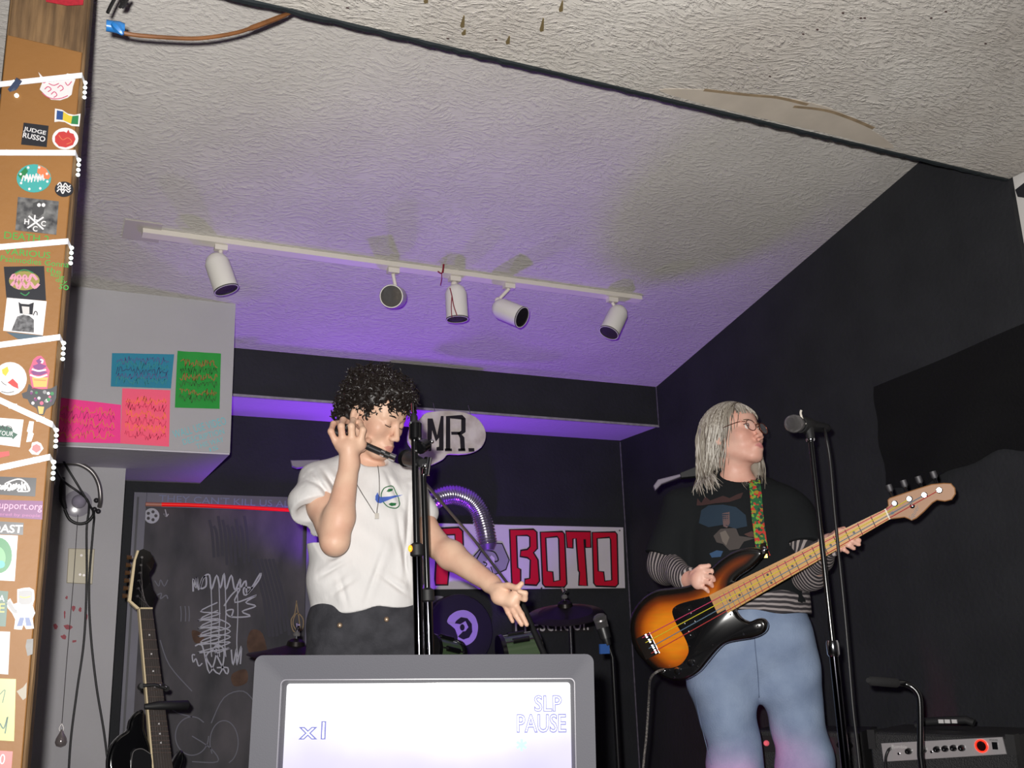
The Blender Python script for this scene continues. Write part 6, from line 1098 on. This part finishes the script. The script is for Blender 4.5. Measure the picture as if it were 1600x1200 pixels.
U = Field((lo2[0], lo2[1], W(1180, 990)[2]), (hi2[0], hi2[1], W(1180, 890)[2]), .0042); U.chain([W(1182, 985), W(1176, 930), W(1172, 890)], [.181, .170, .165], .04, flat=.72, nrm=vW)
U.half(W(1215, 958), -UP-.10*rW); U.warp(lambda x, y, z: .004*np.sin(40*(x*rW[0]+y*rW[1])+1.0)); skin(U, 'striped_shirt', stripes('striped_jersey', .0155, (rW*.10+UP), (48, 44, 48), (150, 142, 142)), wom, 1)
# jeans
J = Field((hipW[0]-.42, hipW[1]-.45, .0), (hipW[0]+.42, hipW[1]+.40, W(1180, 925)[2]), .005); J.chain([W(1178, 1000), W(1178, 955)], [.178, .168], .04, flat=.72, nrm=vW); J.half(W(1180, 942), UP)
J.chain([W(1132, 1015, -.01), W(1130, 1070, -.03), kn1+rW*.004, gz(fo1, .05)], [.106, .105, .076, .076], .035); J.chain([W(1222, 1010), W(1234, 1070), kn2+rW*.004, gz(fo2, .05)], [.100, .094, .080, .080], .035); J.half((0, 0, .04), -UP)
J.warp(lambda x, y, z: .004*np.sin(22*z+30*(x*rW[0]+y*rW[1]))+.003*np.sin(48*z-25*x)); jw, bvJ2, _, _ = skin(J, 'jeans', mat('light_blue_denim', (136, 152, 178), .85, var=.18, vscale=9, col2=(116, 132, 160), bump=.2, bscale=220, spec=.2), wom, 1)
line_on(bvJ2, [(1178, 975), (1180, 1010), (1184, 1050), (1186, 1090)], .0016, mat('denim_seam', (96, 110, 136), .9), 'fly_seam', jw, .0004); line_on(bvJ2, [(1084, 1075), (1095, 1130), (1112, 1195)], .0014, MATS['denim_seam'], 'side_seam', jw, .0004)
for f_, q in ((fo1, -1), (fo2, 1)):
    Sh = Field(f_-(.3, .3, .08), f_+(.3, .3, .08), .005); Sh.chain([gz(f_+vW*.03, .05), gz(f_+rW*.03*q-vW*.10, .042), gz(f_+rW*.04*q-vW*.17, .036)], [.046, .042, .034], .02); Sh.half((0, 0, .004), -UP); skin(Sh, 'shoe', mat('shoe_dark', (36, 34, 36), .5), wom, 1)
# shirt print: lettering above a hatted figure
k5 = lambda L: [(990+x*.25, 600+y*.25) for x, y in L]; pr = lambda n_, c: mat('tee_'+n_, c, .9)
for L, m_ in (([(395, 760), (400, 715), (425, 745), (450, 705), (480, 730), (520, 715), (560, 700), (600, 715), (650, 690), (685, 680), (670, 715), (600, 738), (520, 745), (430, 760)], pr('brick', (58, 36, 35))), ([(410, 870), (425, 790), (470, 760), (560, 755), (640, 770), (700, 820), (710, 890), (640, 905), (560, 880), (470, 895)], pr('navy', (28, 46, 62))), ([(450, 835), (500, 785), (570, 780), (580, 840), (545, 865), (470, 850)], pr('dark', (22, 30, 36))), ([(555, 810), (600, 800), (602, 870), (585, 900), (562, 890)], pr('mauve', (96, 76, 76))), ([(500, 950), (545, 905), (640, 900), (660, 950), (760, 965), (690, 985), (660, 1030), (600, 1040), (560, 1000), (520, 990)], pr('stone', (70, 64, 62))), ([(475, 1060), (520, 1040), (560, 1045), (545, 1080), (490, 1085)], pr('blue', (48, 76, 110))), ([(620, 820), (660, 800), (700, 850), (690, 880), (640, 870)], pr('steel', (40, 66, 92))), ([(540, 930), (575, 915), (600, 960), (580, 1010), (556, 985)], pr('bone', (104, 96, 90))), ([(690, 940), (740, 920), (770, 960), (720, 955)], pr('rust', (74, 50, 46))), ([(440, 790), (520, 765), (600, 770), (560, 785), (470, 800)], pr('ink', (20, 26, 30)))):
    decal(bvT2, k5(L), m_, 'shirt_print', tshirt, .0016+.0005*rnd.random(), 3)
# strap over her shoulder, multicoloured
st = thing('guitar_strap', 'multicoloured woven guitar strap over the bass player\'s shoulder', 'strap', W(1184, 830, -.15)); cs = spline([(1178, 752), (1180, 770), (1182, 800), (1186, 830), (1190, 858), (1194, 868)], 4); vs = []
for i, (x, y) in enumerate(cs):
    for dx in (-9, -3, 3, 9): vs.append(drape(bvT2, x+dx, y, .006, DW-.12))
n = len(cs); mst = bpy.data.materials.new('woven_strap'); mst.use_nodes = True; nt = mst.node_tree; b = nt.nodes['Principled BSDF']; b.inputs['Roughness'].default_value = .8; tc = nt.nodes.new('ShaderNodeTexCoord'); vo = nt.nodes.new('ShaderNodeTexVoronoi'); vo.inputs['Scale'].default_value = 120; nt.links.new(tc.outputs['Object'], vo.inputs[0]); sp_ = nt.nodes.new('ShaderNodeSeparateColor'); nt.links.new(vo.outputs['Color'], sp_.inputs[0]); rp = nt.nodes.new('ShaderNodeValToRGB'); rp.color_ramp.interpolation = 'CONSTANT'; el = rp.color_ramp.elements; el[0].color = lin((32, 96, 54)); el[1].position = .85; el[1].color = lin((150, 130, 36))
for p_, c in ((.25, (186, 52, 40)), (.5, (30, 60, 52)), (.65, (110, 160, 60))): e = el.new(p_); e.color = lin(c)
nt.links.new(sp_.outputs[0], rp.inputs[0]); nt.links.new(rp.outputs[0], b.inputs['Base Color'])
build(MB().add(vs+[p+vW*.004 for p in vs], [(i*4+k, i*4+4+k, i*4+5+k, i*4+1+k) for i in range(n-1) for k in range(3)]+[(4*n+i*4+k, 4*n+i*4+1+k, 4*n+i*4+5+k, 4*n+i*4+4+k) for i in range(n-1) for k in range(3)]), 'webbing', mst, st, 60)
build(MB().tube([vs[-2], W(1192, 850, -.20), FBs.w(*FBs.px(*c6([(733, 82)])[0]), -.005)], .009, 8, flat=.35, fdir=vW), 'leather_end', m_mt, st, 60); build(MB().fbox(Frame(V(vs[-3])-vW*.006, rW, UP), -.014, -.008, .014, .008, -.003, .003), 'buckle', mat('brass', (196, 160, 80), .3, .9), st)
# hair: scalp volume plus falling strands
H_ = Field(oW-.30, oW+.22, .0042); Ph = lambda x, y, z: oW+SWm*(AW[0]*x+AW[1]*y+AW[2]*z)
H_.ell(Ph(-.018, 0, .038), (.106*SWm, .086*SWm, .094*SWm), AW, .02); H_.ell(Ph(.110, 0, -.035), (.095, .068, .090), AW, .012, True)
backp = Ph(-.075, -.02, -.03); H_.chain([Ph(-.05, -.03, .0), W(1108, 715, .02), W(1097, 748, .02)], [.066, .036, .014], .03, flat=.6, nrm=vW); H_.chain([Ph(-.02, .06, -.02), W(1180, 728, .01), W(1192, 765, -.05)], [.036, .018, .008], .02)
hw, bvHw, hv, hf = skin(H_, 'hair', m_hw, wom, 0); mb = MB(); rc = random.Random(5); ndone = 0
m_hs = [m_hw, mat('hair_shadow_strand', (96, 86, 76), .45), mat('hair_pale_strand', (196, 190, 180), .3)]; mbs = [MB(), MB(), MB()]  # the dark strands put shading into the hair's colour
def fall(p, d, n=16, st_=.016, g=.35, wave=.0, ph=0.0, tgt=None):
    pts = [p]; c0 = Ph(-.018, 0, .034); d = unit(d)
    for i in range(n):
        d = unit(d*(1-g)-UP*g+(unit(tgt-p)*.22 if tgt is not None else 0)); p = p+d*st_+rW*wave*math.sin(i*.8+ph); q = ((p-c0) @ AW.T)/(V((.112, .092, .100))*SWm); L = np.linalg.norm(q)
        if L < 1: p = c0+((q/L)*(V((.112, .092, .100))*SWm)) @ AW
        h = bvT2.ray_cast(Vector(p-vW*.4), Vector(vW), .4)
        if h[0] is not None: p = V(h[0])-vW*.006
        pts.append(p)
    return pts
for k in range(640):
    side = rc.random(); y = -.002+rc.gauss(0, .006); x = rc.uniform(-.085, .062); z = .034+.098*math.sqrt(max(0, 1-((x+.018)/.112)**2)); p = Ph(x, y, z); L = rc.random()
    if side < .74: d = -AW[1]*1.0-AW[0]*rc.uniform(.2, .9)+AW[2]*.15; tg = W(rc.uniform(1086, 1132), rc.uniform(735, 765), rc.uniform(-.06, .06)); n_ = int(15+rc.random()*6)
    else: d = AW[1]*1.0-AW[0]*rc.uniform(.0, .5)+AW[2]*.15; tg = W(rc.uniform(1180, 1202), rc.uniform(745, 775), rc.uniform(-.08, .0)); n_ = int(15+rc.random()*6)
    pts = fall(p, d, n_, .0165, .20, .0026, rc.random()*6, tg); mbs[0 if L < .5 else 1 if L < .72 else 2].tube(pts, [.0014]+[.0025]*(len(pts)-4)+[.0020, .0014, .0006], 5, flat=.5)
for k in range(170):                                                    # fringe and the locks framing the cheek
    y = rc.uniform(-.066, .058); p = Ph(.030+rc.uniform(-.01, .02), y*.7, .124); d = AW[0]*.9+AW[1]*y*4; pts = []; q = p
    for t in np.linspace(0, 1, 12): an = .30+1.15*t; pts.append(Ph(-.018+.1125*math.sin(an), y*(.6+.45*t), .034+.096*math.cos(an)))
    L = rc.random(); cc = Ph(-.005, 0, .02); out_ = []
    for q_ in pts[:rc.randint(7, 12)]:
        dv = unit(q_-cc); h = bvWb.ray_cast(Vector(cc+dv*.2), Vector(-dv), .2); out_.append((V(h[0]) if h[0] is not None else q_)+dv*rc.uniform(.004, .007))
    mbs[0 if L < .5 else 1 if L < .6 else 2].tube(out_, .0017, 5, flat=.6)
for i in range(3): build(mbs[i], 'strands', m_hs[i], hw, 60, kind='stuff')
# glasses
m_gl = mat('copper_wire', (120, 66, 52), .3, .7); gls = thing('glasses', 'thin copper-rimmed round glasses on the bass player\'s face', 'glasses', Ph(.1, 0, 0))
for q in (-1, 1):
    c = Ph(.104, q*.033, -.008); fu_ = unit(AW[1]-.10*q*AW[0]); fv_ = AW[2]; P = [c+SWm*(.0225*math.cos(t)*fu_+.0200*math.sin(t)*fv_) for t in np.linspace(0, 6.2832, 25)]; rim = build(MB().tube(P, .0014, 6, caps=False), 'rim', m_gl, gls, 60)
    build(MB().add([c]+P[:-1], [(0, i+1, (i+1) % 24+1) for i in range(24)]), 'lens', mat('lens_glass', (235, 238, 240), .03, spec=.9, alpha=.12), rim)
    build(MB().tube(spline([Ph(.101, q*.056, .002), Ph(.085, q*.072, .005), Ph(.03, q*.082, .008), Ph(-.02, q*.084, .006)], 4), .0014, 6), 'temple', m_gl, gls, 60)
build(MB().tube(spline([Ph(.105, -.0105, -.004), Ph(.112, 0, .001), Ph(.105, .0105, -.004)], 4), .0014, 6), 'bridge', m_gl, gls, 60)
build(MB().tube(spline([W(1118, 742, -.06), W(1126, 756, -.09), W(1140, 768, -.10), W(1158, 770, -.10)], 5), .0016, 5), 'neck_cord', mk, wom, 60) if False else None
